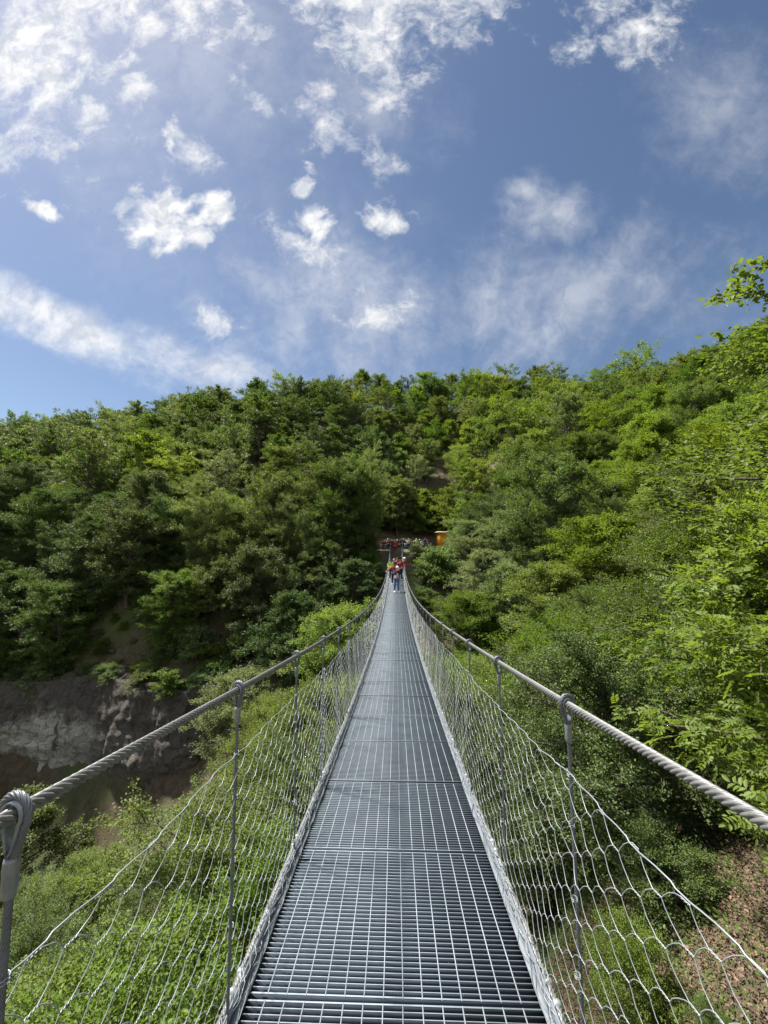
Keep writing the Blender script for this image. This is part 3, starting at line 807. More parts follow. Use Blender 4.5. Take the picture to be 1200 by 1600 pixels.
# ------------------------------------------------------------------ people
SKIN = [plain('skin_light', (0.55, 0.34, 0.25), .5, 0, .05), plain('skin_tan', (0.42, 0.25, 0.17), .5, 0, .05)]
CLOTH = {}
def cloth(col):
    if col not in CLOTH: CLOTH[col] = plain('cloth_%d' % len(CLOTH), col, .85, 0, .18, 6)
    return CLOTH[col]
M_EYE = plain('eye_dark', (0.03, 0.02, 0.02), .2, 0); M_LIP = plain('lips', (0.42, 0.16, 0.14), .5, 0)
def skinned(name, nodes, edges, root, mats, parent, sub=1):
    names = list(nodes)
    me = bpy.data.meshes.new(name)
    me.from_pydata([nodes[k][0] for k in names], [(names.index(a), names.index(c)) for a, c in edges], [])
    o = bpy.data.objects.new('tmp', me); COL.objects.link(o)
    sm = o.modifiers.new('s', 'SKIN'); sm.use_smooth_shade = True
    for i, k in enumerate(names):
        rr = nodes[k][1]; me.skin_vertices[0].data[i].radius = rr if isinstance(rr, tuple) else (rr, rr)
        me.skin_vertices[0].data[i].use_root = (k == root)
    sb = o.modifiers.new('u', 'SUBSURF'); sb.levels = sub; sb.render_levels = sub
    dg = bpy.context.evaluated_depsgraph_get()
    m2 = bpy.data.meshes.new_from_object(o.evaluated_get(dg)); m2.name = name
    bpy.data.objects.remove(o); bpy.data.meshes.remove(me)
    m2.materials.clear()
    for m in mats: m2.materials.append(m)
    return link(name, m2, parent)
ARMS = {  # elbow, wrist for the +x arm (mirrored for -x): person faces -Y
    'down': ((.25, .03, 1.13), (.26, -.06, .88)), 'fold': ((.25, .0, 1.14), (.08, -.22, 1.10)),
    'phone': ((.24, -.14, 1.20), (.07, -.28, 1.46)), 'rail': ((.36, -.04, 1.20), (.55, -.14, 1.10)),
    'raise': ((.34, -.08, 1.52), (.26, -.14, 1.76)), 'hip': ((.40, .06, 1.16), (.20, -.02, 1.00)), 'point': ((.40, -.14, 1.34), (.62, -.30, 1.28))}
def person(label, x, y, z, top, trousers, hair=(.04, .03, .02), cap=None, skin=0, arms=('down', 'down'), h=1.72, rz=0.0, lean=0.0, stride=.0, vest=None, group=None, hair_long=False, bag=None, shoes=(.6, .6, .6), tilt=0.0):
    s = h / 1.72
    root = thing('person', label, 'person', (x, y, z), group); root.rotation_euler = (tilt, 0, rz); root.scale = (s, s, s)
    def L(p): return (p[0] + lean * max(0, p[2] - .5), p[1], p[2])
    n = {'hip': (L((0, 0, .94)), (.155, .11)), 'spine': (L((0, .01, 1.14)), (.135, .10)), 'chest': (L((0, .01, 1.32)), (.165, .115)), 'base': (L((0, .01, 1.44)), (.07, .065)),
         'neck': (L((0, 0, 1.50)), .055), 'jaw': (L((0, -.025, 1.555)), (.062, .075)), 'head': (L((0, -.01, 1.63)), (.078, .098)), 'crown': (L((0, 0, 1.695)), (.05, .06))}
    e = [('hip', 'spine'), ('spine', 'chest'), ('chest', 'base'), ('base', 'neck'), ('neck', 'jaw'), ('jaw', 'head'), ('head', 'crown')]
    for sd, sx, pose in (('a', 1, arms[0]), ('b', -1, arms[1])):
        el, wr = ARMS[pose]
        M = lambda p: L((p[0] * sx, p[1], p[2]))
        el, wr = np.array(M(el)), np.array(M(wr)); sh = np.array(M((.185, .01, 1.40)))
        d = (wr - el) / np.linalg.norm(wr - el)
        n['sh' + sd] = (tuple(sh), .062); n['el' + sd] = (tuple(el), .043); n['wr' + sd] = (tuple(wr), (.028, .024)); n['pm' + sd] = (tuple(wr + d * .07), (.040, .020))
        e += [('chest', 'sh' + sd), ('sh' + sd, 'el' + sd), ('el' + sd, 'wr' + sd), ('wr' + sd, 'pm' + sd)]
        side = np.cross(d, (0, 1, .3)); side /= np.linalg.norm(side); cl = np.cross(side, d)
        for q in range(4):
            off = side * (.030 - .020 * q); ln = (.060, .075, .080, .070)[q]
            p1 = wr + d * .095 + off; p2 = p1 + d * ln * .55 + cl * .012 * sx; p3 = p1 + d * ln * .8 + cl * .034 * sx
            for a_, p_ in (('f', p1), ('g', p2), ('h', p3)): n['%s%d%s' % (a_, q, sd)] = (tuple(p_), .0088)
            e += [('pm' + sd, 'f%d%s' % (q, sd)), ('f%d%s' % (q, sd), 'g%d%s' % (q, sd)), ('g%d%s' % (q, sd), 'h%d%s' % (q, sd))]
        p1 = wr + d * .045 + side * .042 + cl * .01; p2 = p1 + d * .04 + side * .012 + cl * .02
        n['t' + sd] = (tuple(p1), .011); n['u' + sd] = (tuple(p2), .009); e += [('pm' + sd, 't' + sd), ('t' + sd, 'u' + sd)]
        st = stride * sx
        n['lg' + sd] = (L((.095 * sx, 0, .87)), .092); n['kn' + sd] = (L((.105 * sx, -.02 - st * .5, .49)), .062); n['an' + sd] = ((.11 * sx, .02 - st, .09), .043); n['to' + sd] = ((.125 * sx, -.13 - st, .035), (.045, .03))
        e += [('hip', 'lg' + sd), ('lg' + sd, 'kn' + sd), ('kn' + sd, 'an' + sd), ('an' + sd, 'to' + sd)]
    skinned('body', n, e, 'hip', [SKIN[skin]], root)
    def grow(keys, k, over={}):
        o = {}
        for q in keys:
            rr = n[q][1]; rr = rr if isinstance(rr, tuple) else (rr, rr)
            o[q] = (over.get(q, n[q][0]), (rr[0] + k, rr[1] + k))
        return o
    tk = ['hip', 'spine', 'chest', 'base'] + [a + c for a in ('sh', 'el', 'wr') for c in 'ab']
    skinned('jacket', grow(tk, .020), [x_ for x_ in e if x_[0] in tk and x_[1] in tk], 'hip', [cloth(top)], root)
    lk = ['hip'] + [a + c for a in ('lg', 'kn', 'an') for c in 'ab']
    low = {'hip': L((0, 0, .93))}
    skinned('trousers', grow(lk, .016, low), [x_ for x_ in e if x_[0] in lk and x_[1] in lk], 'hip', [cloth(trousers)], root)
    if vest:
        vk = ['spine', 'chest', 'base', 'sha', 'shb']; g2 = grow(vk, .036); g2['spine'] = (L((0, .01, 1.03)), (.175, .14))
        skinned('safety_vest', g2, [('spine', 'chest'), ('chest', 'base'), ('chest', 'sha'), ('chest', 'shb')], 'spine', [cloth(vest)], root)
    for sd, sx in (('a', 1), ('b', -1)):
        c0 = np.array(n['an' + sd][0]); b = MB()
        b.ball((c0[0] + .008 * sx, c0[1] - .07, .042), (.052, .145, .045), 12, 8); b.box((c0[0] + .008 * sx, c0[1] - .07, .012), (.085, .26, .022)); b.build('shoe', cloth(shoes), root, True)
    hc = np.array(n['head'][0]); b = MB()
    b.ball(hc + (0, .012, .020), (.090, .108, .088), 14, 9, .56)
    if hair_long: b.ball(hc + (0, .075, -.05), (.085, .05, .15), 12, 8)
    else: b.ball(hc + (0, .045, -.01), (.082, .068, .075), 12, 8)
    b.build('hair', cloth(hair), root, True)
    if cap:
        b = MB(); b.ball(hc + (0, .008, .032), (.098, .116, .092), 14, 9, .52); b.ball(hc + (0, -.125, .045), (.075, .075, .010), 12, 6); b.build('cap', cloth(cap), root, True)
    b = MB()
    for sx in (-1, 1): b.ball(hc + (.032 * sx, -.098, .005), (.011, .007, .008), 8, 6)
    b.build('eyes', M_EYE, root, True)
    b = MB(); b.ball(hc + (0, -.108, -.025), (.013, .020, .022), 8, 6)
    for sx in (-1, 1): b.ball(hc + (.082 * sx, .012, -.012), (.010, .020, .030), 8, 6)
    b.build('nose_and_ears', SKIN[skin], root, True)
    b = MB(); b.ball(hc + (0, -.098, -.062), (.024, .008, .007), 8, 6); b.build('mouth', M_LIP, root, True)
    if bag:
        b = MB(); b.ball(L((0, .20, 1.22)), (.15, .10, .22), 12, 9); b.build('rucksack', cloth(bag), root, True)
    return root
NAVY, BLACK, JEAN, RED, DRED, WHITE, GREY, NEON = (.012, .018, .045), (.015, .015, .017), (.07, .12, .26), (.40, .02, .025), (.20, .02, .02), (.75, .75, .75), (.25, .26, .28), (.42, .66, .04)
def on_deck(px, y): return (float(at(px, 900, y)[0]), y, float(dz(y)) + .004)
GB = 'people standing on the far end of the bridge'
def P_(label, px, y, *a, **k): return person(label, *on_deck(px, y), *a, group=GB, **k)
P_('person in blue jeans and open navy jacket over a pink shirt, nearest on the bridge', 619.5, 27.6, NAVY, JEAN, cap=(.70, .80, .70), arms=('phone', 'phone'), h=1.78, rz=.3, lean=.05, stride=.10, vest=None, shoes=WHITE, bag=(.02, .04, .04))
SHIRT = [o for o in bpy.data.objects if o.name.startswith('person')][0]
skinned('shirt_front', {'a': ((.02, -.075, .96), (.10, .085)), 'b': ((.03, -.07, 1.15), (.085, .085)), 'c': ((.04, -.06, 1.32), (.075, .08))}, [('a', 'b'), ('b', 'c')], 'a', [cloth((.62, .42, .42))], SHIRT)
P_('person in red and white jacket and dark trousers reaching for the handrail rope', 615.0, 31.2, (.34, .04, .045), NAVY, hair=(.10, .06, .04), arms=('phone', 'rail'), h=1.66, rz=-.2)
P_('grey haired person in dark green jacket behind the red and white jacket', 615.8, 34.0, (.015, .06, .045), NAVY, hair=(.35, .34, .33), arms=('down', 'down'), h=1.74)
P_('person in bright yellow safety vest leaning out at the left net', 611.6, 33.6, NEON, NAVY, vest=NEON, hair=(.05, .03, .02), arms=('fold', 'fold'), h=1.70, lean=-.10)
P_('person in plain red jacket in the middle of the bridge group', 620.6, 34.8, RED, NAVY, hair=(.12, .08, .05), arms=('fold', 'fold'), h=1.72)
P_('dark haired person in crimson jacket beside the right net', 625.6, 33.4, (.24, .012, .03), BLACK, hair=(.012, .01, .01), arms=('fold', 'rail'), h=1.74, rz=.2)
P_('person in white cap and maroon jacket leaning over the right handrail rope', 630.0, 34.2, (.24, .04, .03), GREY, cap=(.85, .80, .70), arms=('fold', 'fold'), h=1.82, lean=.10)
# red figure on the stairs
person('person in all red clothing standing alone on the upper stairs', float(at(617.3, 860, 54.2)[0]), 54.2, .66, (.50, .02, .02), (.16, .012, .015), hair=(.30, .22, .18), arms=('hip', 'hip'), h=1.80)
# crowd on the landing: photo column, depth, label, top, trousers, options
GC = 'crowd waiting on the far landing'
CROWD = [
    (598.5, 61.5, 'person in dark red coat at the shaded left end of the crowd', DRED, BLACK, dict(hair=(.03, .02, .02))),
    (602.5, 62.4, 'person in brownish red jacket, second from the left end of the crowd', (.16, .03, .03), NAVY, dict(hair=(.2, .1, .06))),
    (606.0, 60.6, 'person in white sun hat and grey jacket near the left end of the crowd', (.20, .22, .22), NAVY, dict(cap=(.85, .83, .78), arms=('phone', 'phone'))),
    (609.4, 59.4, 'person in black coat with a white bib beside the white sun hat', BLACK, NAVY, dict(hair=(.15, .1, .06), arms=('fold', 'fold'))),
    (613.2, 58.8, 'person in dark bottle green coat just left of the red figure on the stairs', (.02, .035, .028), BLACK, dict(hair=(.16, .11, .07))),
    (617.6, 62.2, 'bald person in black jacket behind the red figure on the stairs', BLACK, BLACK, dict(hair=(.42, .30, .24))),
    (620.8, 62.6, 'white haired person in charcoal jacket behind the red figure on the stairs', (.05, .05, .055), BLACK, dict(hair=(.7, .68, .65), arms=('phone', 'phone'), h=1.78)),
    (624.8, 61.0, 'dark haired person in black coat just right of the red figure', BLACK, NAVY, dict(hair=(.012, .01, .01))),
    (627.2, 60.0, 'person in navy coat with a pale scarf at the top of the stairs', NAVY, NAVY, dict(hair=(.10, .06, .04), arms=('fold', 'down'))),
    (630.4, 61.6, 'blond person in navy anorak behind the first railing post', NAVY, NAVY, dict(hair=(.45, .34, .2))),
    (633.6, 62.0, 'person with short brown hair and black fleece in mid crowd', BLACK, NAVY, dict(hair=(.10, .06, .03), arms=('fold', 'fold'))),
    (636.4, 61.2, 'person in white shirt with arms raised holding a phone', (.65, .63, .62), NAVY, dict(hair=(.3, .2, .14), arms=('raise', 'raise'))),
    (639.0, 62.4, 'tall person in pale grey jacket left of the two yellow vests', (.45, .43, .42), NAVY, dict(hair=(.25, .2, .16), h=1.84)),
    (644.0, 62.0, 'dark haired steward in yellow safety vest, left one of two', BLACK, JEAN, dict(vest=NEON, hair=(.03, .02, .02), h=1.76)),
    (650.5, 62.0, 'white haired steward in yellow safety vest spreading both arms, right one of two', NEON, NAVY, dict(vest=NEON, hair=(.75, .74, .7), arms=('hip', 'point'), h=1.78)),
    (655.8, 62.6, 'person in light grey cap and dark blue jacket right of the yellow vests', NAVY, NAVY, dict(cap=(.6, .6, .6))),
    (658.6, 60.6, 'person in pale green parka crouched low over the railing end', (.33, .42, .38), GREY, dict(h=1.50, hair=(.1, .07, .05), arms=('fold', 'fold'))),
    (661.0, 63.2, 'person in brown jacket between the crowd and the hut', (.10, .05, .03), BLACK, dict(hair=(.08, .05, .03))),
    (664.2, 62.6, 'tall person in violet blue anorak next to the hut', (.05, .035, .16), NAVY, dict(hair=(.05, .03, .03), h=1.88)),
    (600.6, 63.6, 'person in plum coloured jacket behind the two red coats at the shaded end', (.09, .02, .05), BLACK, dict(hair=(.1, .07, .05))),
    (611.4, 63.8, 'person in pale blue shirt half hidden behind the black coat and bottle green coat', (.22, .30, .40), NAVY, dict(hair=(.2, .13, .08))),
    (615.4, 64.6, 'person in orange T-shirt in the back row behind the red figure', (.55, .16, .03), NAVY, dict(hair=(.08, .05, .03), h=1.8)),
    (628.8, 64.2, 'tall person in cream fleece in the back row above the navy coats', (.55, .50, .40), NAVY, dict(hair=(.15, .1, .06), h=1.86)),
    (632.0, 65.0, 'person in teal anorak in the back row of the mid crowd', (.03, .16, .17), NAVY, dict(hair=(.05, .03, .02), h=1.84)),
    (641.4, 64.8, 'person in maroon pullover in the back row beside the yellow vests', (.16, .02, .03), NAVY, dict(hair=(.3, .22, .15), h=1.82)),
    (647.3, 64.8, 'person in dark grey coat looking out between the two yellow vests', (.06, .06, .065), NAVY, dict(hair=(.03, .02, .02), h=1.84)),
    (653.4, 64.6, 'person in sky blue jacket in the back row right of the yellow vests', (.16, .30, .50), NAVY, dict(hair=(.2, .15, .1), h=1.82)),
    (667.0, 63.4, 'person in pink top right beside the hut wall', (.60, .38, .40), JEAN, dict(hair=(.3, .2, .12), h=1.66))]
for px, y, lb, tp, tr_, kw in CROWD:
    x = float(at(px, 850, y)[0]); k = dict(kw); k.setdefault('h', random.uniform(1.62, 1.80)); k['rz'] = random.uniform(-.5, .5)
    person(lb, x, y, float(height(x, y)[0]) - .02, tp, tr_, group=GC, skin=random.randint(0, 1), **k)

# ------------------------------------------------------------------ planting
# hero trees, in the photograph's own order
for (k, tone, x, y, sc, zs, nm) in [
    ('oak', 0, 11.0, 8.2, 1.02, .78, 'oak_tree'), ('ash', 0, 6.35, 5.5, .98, 1.05, 'ash_tree'), ('ash', 0, 7.2, 4.3, .85, 1.0, 'ash_tree'),
    ('near_small', 2, 5.2, 9.6, 1.05, 1.0, 'broadleaf_tree'), ('near_small', 0, 7.6, 9.0, 1.0, 1.0, 'broadleaf_tree'),
    ('near_broad', 0, 8.8, 11.5, .95, 1, 'broadleaf_tree'), ('near_broad', 1, 7.2, 16.5, 1.15, 1.05, 'broadleaf_tree'), ('near_round', 1, 5.4, 20.5, 1.2, 1.1, 'broadleaf_tree'), ('near_broad', 0, 10.5, 20.5, 1.2, 1.05, 'broadleaf_tree'),
    ('near_round', 0, 12.5, 14.5, 1.1, 1.15, 'broadleaf_tree'), ('near_round', 2, 4.6, 13.5, .95, 1, 'broadleaf_tree'), ('near_broad', 1, 4.2, 25.5, 1.1, 1, 'broadleaf_tree'), ('near_broad', 0, 14.5, 11, 1.1, 1.15, 'broadleaf_tree'),
    ('near_broad', 1, -3.4, 4.9, .95, 1, 'broadleaf_tree'), ('near_round', 1, -5.6, 7.0, 1.0, 1.02, 'broadleaf_tree'), ('near_broad', 1, -2.6, 8.6, .95, 1.05, 'broadleaf_tree'), ('near_round', 1, -4.6, 11.0, 1.05, 1.08, 'broadleaf_tree'),
    ('near_broad', 0, -3.2, 14.4, 1.15, 1.08, 'broadleaf_tree'), ('near_round', 1, -4.6, 17.6, 1.15, 1.15, 'broadleaf_tree'), ('near_broad', 1, -3.4, 20.8, 1.15, 1.18, 'broadleaf_tree'), ('near_broad', 1, -1.4, 5.6, .75, .9, 'broadleaf_tree'),
    ('near_round', 0, -3.6, 26.0, 1.05, 1.05, 'broadleaf_tree'), ('near_round', 2, -7.4, 5.0, .8, .9, 'broadleaf_tree'), ('near_broad', 0, .6, 10.5, .78, .8, 'broadleaf_tree'),
    ('mid_dome', 3, -12.8, 32.0, .95, 1.0, 'broadleaf_tree'), ('mid_dome', 0, -8.6, 30.0, .75, .85, 'broadleaf_tree'), ('mid_layer', 2, -9.4, 36.5, 1.0, 1.05, 'broadleaf_tree'),
    ('mid_oval', 0, -6.6, 47.5, 1.25, 1.2, 'broadleaf_tree'), ('mid_vase', 3, -4.8, 52.0, 1.15, 1.15, 'broadleaf_tree'), ('mid_layer', 2, -8.6, 43.0, 1.0, 1.0, 'broadleaf_tree'), ('mid_layer', 2, -4.4, 41.0, .8, .85, 'broadleaf_tree'),
    ('mid_dome', 3, 9.7, 50.5, .85, .85, 'broadleaf_tree'), ('mid_vase', 3, 8.6, 46.0, .75, .75, 'broadleaf_tree'), ('mid_dome', 0, 12.4, 57.5, 1.0, 1.0, 'broadleaf_tree'), ('mid_layer', 3, 8.8, 39.0, .95, .9, 'broadleaf_tree'), ('mid_dome', 0, 5.6, 33.0, .9, .9, 'broadleaf_tree'),
    ('mid_layer', 2, -36.5, 46.5, 1.15, 1.1, 'broadleaf_tree'), ('mid_layer', 2, -42, 43.5, 1.1, 1.0, 'broadleaf_tree'), ('mid_layer', 2, -33.5, 51.5, 1.2, 1.15, 'broadleaf_tree'),
    ('mid_vase', 3, -23.5, 47.5, 1.1, 1.05, 'broadleaf_tree'), ('mid_layer', 0, -19.5, 44.0, 1.05, 1.1, 'broadleaf_tree'), ('mid_oval', 0, -15.0, 49.0, 1.2, 1.2, 'broadleaf_tree'),
]:
    plant(k, tone, x, y, sc, zs=zs, name=nm)
# the rest: Poisson-disc over what the camera can see, the clearings of the photo kept open
CLEAR = [(596, 822, 676, 872, 64), (660, 818, 694, 850, 66), (596, 860, 642, 930, 46), (0, 1085, 215, 1205, 37.5), (195, 1100, 345, 1310, 33), (165, 940, 225, 1060, 44), (930, 1300, 1200, 1600, 7.5)]
def blocked(x, y, H, Rc):
    zg = float(height(x, y)[0])
    px, py, d = project((x, y, zg + H * .58)); px, py, d = px[0], py[0], d[0]
    rp_, rv_ = Rc * .95 * 610 / max(d, 1), H * .46 * 610 / max(d, 1)
    for x0, y0, x1, y1, dep in CLEAR:
        if d < dep:
            qx, qy = min(max(px, x0), x1), min(max(py, y0), y1)
            if ((px - qx) / rp_) ** 2 + ((py - qy) / rv_) ** 2 < 1: return True
    if abs(x) < Rc + .8 and y < 46 and zg + H * .97 > float(dz(min(max(y, 0), 45))) - .9: return True
    if abs(x - .5) < 2.2 + Rc * .5 and 44 < y < 60: return True
    if -3.5 < x < 9 and 57 < y < 70: return True
    return False
pts = [(q['x'], q['y'], 3.6) for q in TREES]
kinds_mid = ['mid_dome', 'mid_layer', 'mid_oval', 'mid_vase', 'mid_dome', 'mid_layer']
kinds_far = ['far_dome', 'far_oval', 'far_layer', 'far_vase', 'far_cone', 'far_open', 'far_dome', 'far_layer']
FAR_STUFF = []
cand = rng.uniform((-150, 4), (150, 128), (26000, 2))
cand = cand[np.argsort(cand[:, 1] + rng.normal(0, 3, len(cand)))]
hz_all = height(cand[:, 0], cand[:, 1])
pq = np.array([(a, c, s) for a, c, s in pts])
tone_noise = vnoise(cand[:, 0] * .11, cand[:, 1] * .11, 21)
for i, (x, y) in enumerate(cand):
    if abs(x) > 1.14 * y + 6: continue
    sp_ = 3.7 if y < 26 else (4.3 if y < 60 else 4.9)
    dd = np.hypot(pq[:, 0] - x, pq[:, 1] - y)
    if (dd < np.maximum(sp_, pq[:, 2] * .92)).any(): continue
    if abs(x + 33) < 20 and 34 < y < 41: continue            # the rock wall itself
    d = y
    u = rng.random()
    sc = rng.uniform(.78, 1.18) * (1.0 if y > 26 else .95)
    if u < .08: sc *= 1.2
    k = random.choice(['near_broad', 'near_round']) if y < 26 else (random.choice(kinds_mid) if y < 58 else random.choice(kinds_far))
    if y < 24 and x > 9: k = random.choice(['near_broad', 'near_round', 'near_broad'])
    H, Rc = PROTO[k][2] * sc, PROTO[k][3] * sc
    if blocked(x, y, H, Rc): continue
    tn = tone_noise[i] * 1.2 + rng.normal(0, .42)
    right = np.clip((x + 5) / 40, -.6, 1) * .35
    tone = 1 if tn + right > .48 else (2 if tn + right < -.42 else (3 if rng.random() < .2 else 0))
    pq = np.vstack((pq, (x, y, sp_)))
    zs = rng.uniform(.88, 1.15)
    plant(k, tone, x, y, sc, zs=zs)
print('TREES', len(TREES))
#@@PART3

# shrubs on the banks and under the trees
SHRUBS = []
def shrub(x, y, sc, tone, kind=None):
    plant(kind or ('bush' if y < 32 else 'bush_far'), tone, x, y, sc, zs=random.uniform(.8, 1.15), name='shrub', zoff=-.1)
for (x, y, sc, tn) in [(3.6, 49.5, .45, 3), (4.6, 52.5, .35, 0), (4.2, 55.4, .28, 3), (6.0, 55.8, .4, 3), (7.9, 58.2, .6, 0), (8.8, 61.0, .9, 3), (9.4, 63.6, .8, 0), (3.0, 46.6, .8, 0), (4.8, 47.2, .95, 3), (5.0, 43.2, 1.0, 0), (3.4, 42.4, .8, 2),
                       (-2.9, 48.6, .7, 2), (-3.6, 51.2, .8, 2), (-3.2, 45.6, .8, 0), (-4.2, 55.2, .8, 2), (-4.4, 58.6, .8, 0), (-2.6, 43.2, .8, 2), (2.6, 39.8, .9, 0), (-2.2, 39.6, .8, 2), (6.6, 48.6, .9, 3), (2.4, 55.2, .35, 0), (2.9, 56.6, .35, 3),
                       (-27, 43.5, 1.0, 3), (-25.5, 45.6, .9, 0), (-29.8, 44.6, .5, 0), (-24, 42.2, 1.1, 3), (-22.4, 41.2, 1.2, 0), (-20.4, 40.6, 1.1, 3), (-18.4, 39.8, 1.2, 0), (-31.5, 42.0, .6, 2), (-34.2, 42.4, .7, 2), (-37.5, 42.4, .9, 2), (-40.5, 42.6, .9, 2), (-44, 43, 1.0, 2), (-28.5, 48.5, .8, 0), (-26.5, 50.5, 1.0, 3), (-31, 47.5, .6, 2),
                       (-17.2, 38.2, 1.2, 2), (-15.4, 39.6, 1.3, 0), (-13.6, 40.8, 1.3, 3), (-16.4, 42.2, 1.2, 0), (-35.5, 40.9, .5, 0), (-29.3, 41.0, .55, 3), (-26.0, 40.0, .7, 0),
                       (2.2, 7.2, .5, 0), (1.7, 4.6, .35, 2), (-29.5, 47.2, .7, 3), (-31, 49.2, .7, 0), (-28, 45.6, .55, 0), (-30.4, 45.4, .5, 2), (3.4, 6.2, .42, 0), (4.7, 7.3, .55, 2), (2.7, 5.0, .20, 0), (6.6, 7.2, .36, 0), (3.6, 5.0, .16, 0), (-33, 43.2, .4, 3), (-31.8, 44.0, .32, 0), (-30.2, 43.4, .36, 1), (-28.9, 43.9, .4, 3), (-33.4, 45.2, .42, 0), (-32, 46.4, .38, 1), (-30.8, 47.6, .45, 3), (-34.4, 47.2, .45, 2), (-32.8, 48.6, .5, 1), (-29.2, 46.2, .35, 1), (-27.6, 44.4, .45, 0)]:
    shrub(x, y, sc, tn)
for x in np.arange(-50, -17.5, 1.55):                          # bushes that hang over the rim of the rock wall
    yr = np.interp(x, [-62, -48, -36, -29, -23, -18.5], [37, 38.2, 38.6, 37.5, 35, 34.8])
    plant('bush_far', int(rng.choice([2, 2, 0, 3])), x + rng.normal(0, .4), yr + 1.6 + rng.uniform(0, 1.8), rng.uniform(.45, 1.0), zs=.8, name='shrub', z=float(np.interp(x, [-62, -36, -29, -23], [-11.6, -12.0, -11.0, -11.5])) - .3)
for x, y, sc in [(-6, 71.5, 1.3), (-3, 73, 1.5), (-.5, 71.5, 1.2), (2, 73.5, 1.5), (4.5, 72, 1.2), (6.5, 74, 1.5), (9.5, 72.5, 1.4), (11.5, 71, 1.4), (-8, 68, 1.3), (-5, 66, 1.0), (1, 76, 1.5), (4, 77, 1.5), (8, 77, 1.5)]:
    shrub(x, y, sc, 2 if x < 3 else 0)
cs = rng.uniform((-75, 6), (75, 78), (900, 2)); n_s = 0
for x, y in cs:
    if abs(x) > 1.1 * y + 3: continue
    if (abs(x) < 2.2 and y > 40) or (-3.5 < x < 9 and 56 < y < 70): continue
    if abs(x + 33) < 20 and 34 < y < 40.5: continue
    if abs(x) < 2.6 and float(height(x, y)[0]) + 2.8 > float(dz(min(y, 45))) - .6: continue
    if blocked(x, y, 2.4, 1.6): continue
    shrub(x, y, rng.uniform(.7, 1.5), int(rng.integers(0, 4))); n_s += 1
    if n_s > 150: break
# leaf litter and low herbs on the near bank
def scatter_litter():
    r = np.random.default_rng(77); n = 130000
    x = r.uniform(1.6, 9.5, n); y = r.uniform(1.2, 10.5, n)
    keep = vnoise(x * .9, y * .9, 5) + r.normal(0, .18, n) > -.32
    x, y = x[keep], y[keep]; n = len(x)
    z = height(x, y) + r.uniform(.005, .05, n)
    D = r.normal(0, 1, (n, 3)); D[:, 2] *= .25; Nn = unit(r.normal(0, .45, (n, 3)) + (0, 0, 1.0)); L = r.uniform(.022, .062, n)
    b = MB(); b.add(*leaves(np.c_[x, y, z], D, Nn, L, L * .6, True, .25))
    m, t, p = mat('dry_leaves'); g = t.node('ShaderNodeNewGeometry')
    c = t.mix(g.outputs['Random Per Island'], (0.032, 0.020, 0.013), (0.20, 0.132, 0.082)); t.l.new(c, p.inputs['Base Color']); p.inputs['Roughness'].default_value = .7
    tag(b.build('fallen_leaves', m), 'brown dry leaves lying thick on the near bank', kind='stuff')
scatter_litter()
def scatter_herbs():
    r = np.random.default_rng(78)
    n = 5200; x = r.uniform(-62, 30, n); y = r.uniform(36, 62, n)
    n3 = 3800; x = np.r_[x[:n - n3], r.uniform(-38, -21, n3)]; y = np.r_[y[:n - n3], r.uniform(40.5, 51, n3)]; n2 = 2600; x = np.r_[x, r.uniform(1, 9, n2)]; y = np.r_[y, r.uniform(1.5, 12, n2)]
    near = np.r_[np.zeros(n, bool), np.ones(n2, bool)]
    keep = (vnoise(x * .5, y * .5, 8) + r.normal(0, .2, len(x)) > np.where(near, -.02, -.12)) & ~((np.abs(x) < 2) & (y > 40)) & ~((x > -3) & (x < 9) & (y > 57))& ~((np.abs(x + 33) < 20) & (y < 40.5) & (y > 34))
    x, y, near = x[keep], y[keep], near[keep]
    z = height(x, y); k = 26; n = len(x)
    sc = np.where(near, .13, .42)[:, None]
    off = r.normal(0, 1, (n, k, 3)) * sc[..., None]; P = np.stack((x, y, z), -1)[:, None] + off
    P[..., 2] = z[:, None] + np.abs(off[..., 2]) * .8 + .02
    P = P.reshape(-1, 3); m_ = len(P); D = r.normal(0, 1, (m_, 3)); D[:, 2] = np.abs(D[:, 2]) * .5
    L = np.repeat(np.where(near, .055, .20), k) * r.uniform(.7, 1.3, m_)
    b = MB(); b.add(*leaves(P, D, unit(r.normal(0, .5, (m_, 3)) + (0, 0, 1.0)), L, L * .55))
    tag(b.build('undergrowth', L_MID), 'low green herbs and seedlings covering the bare banks', kind='stuff')
scatter_herbs()

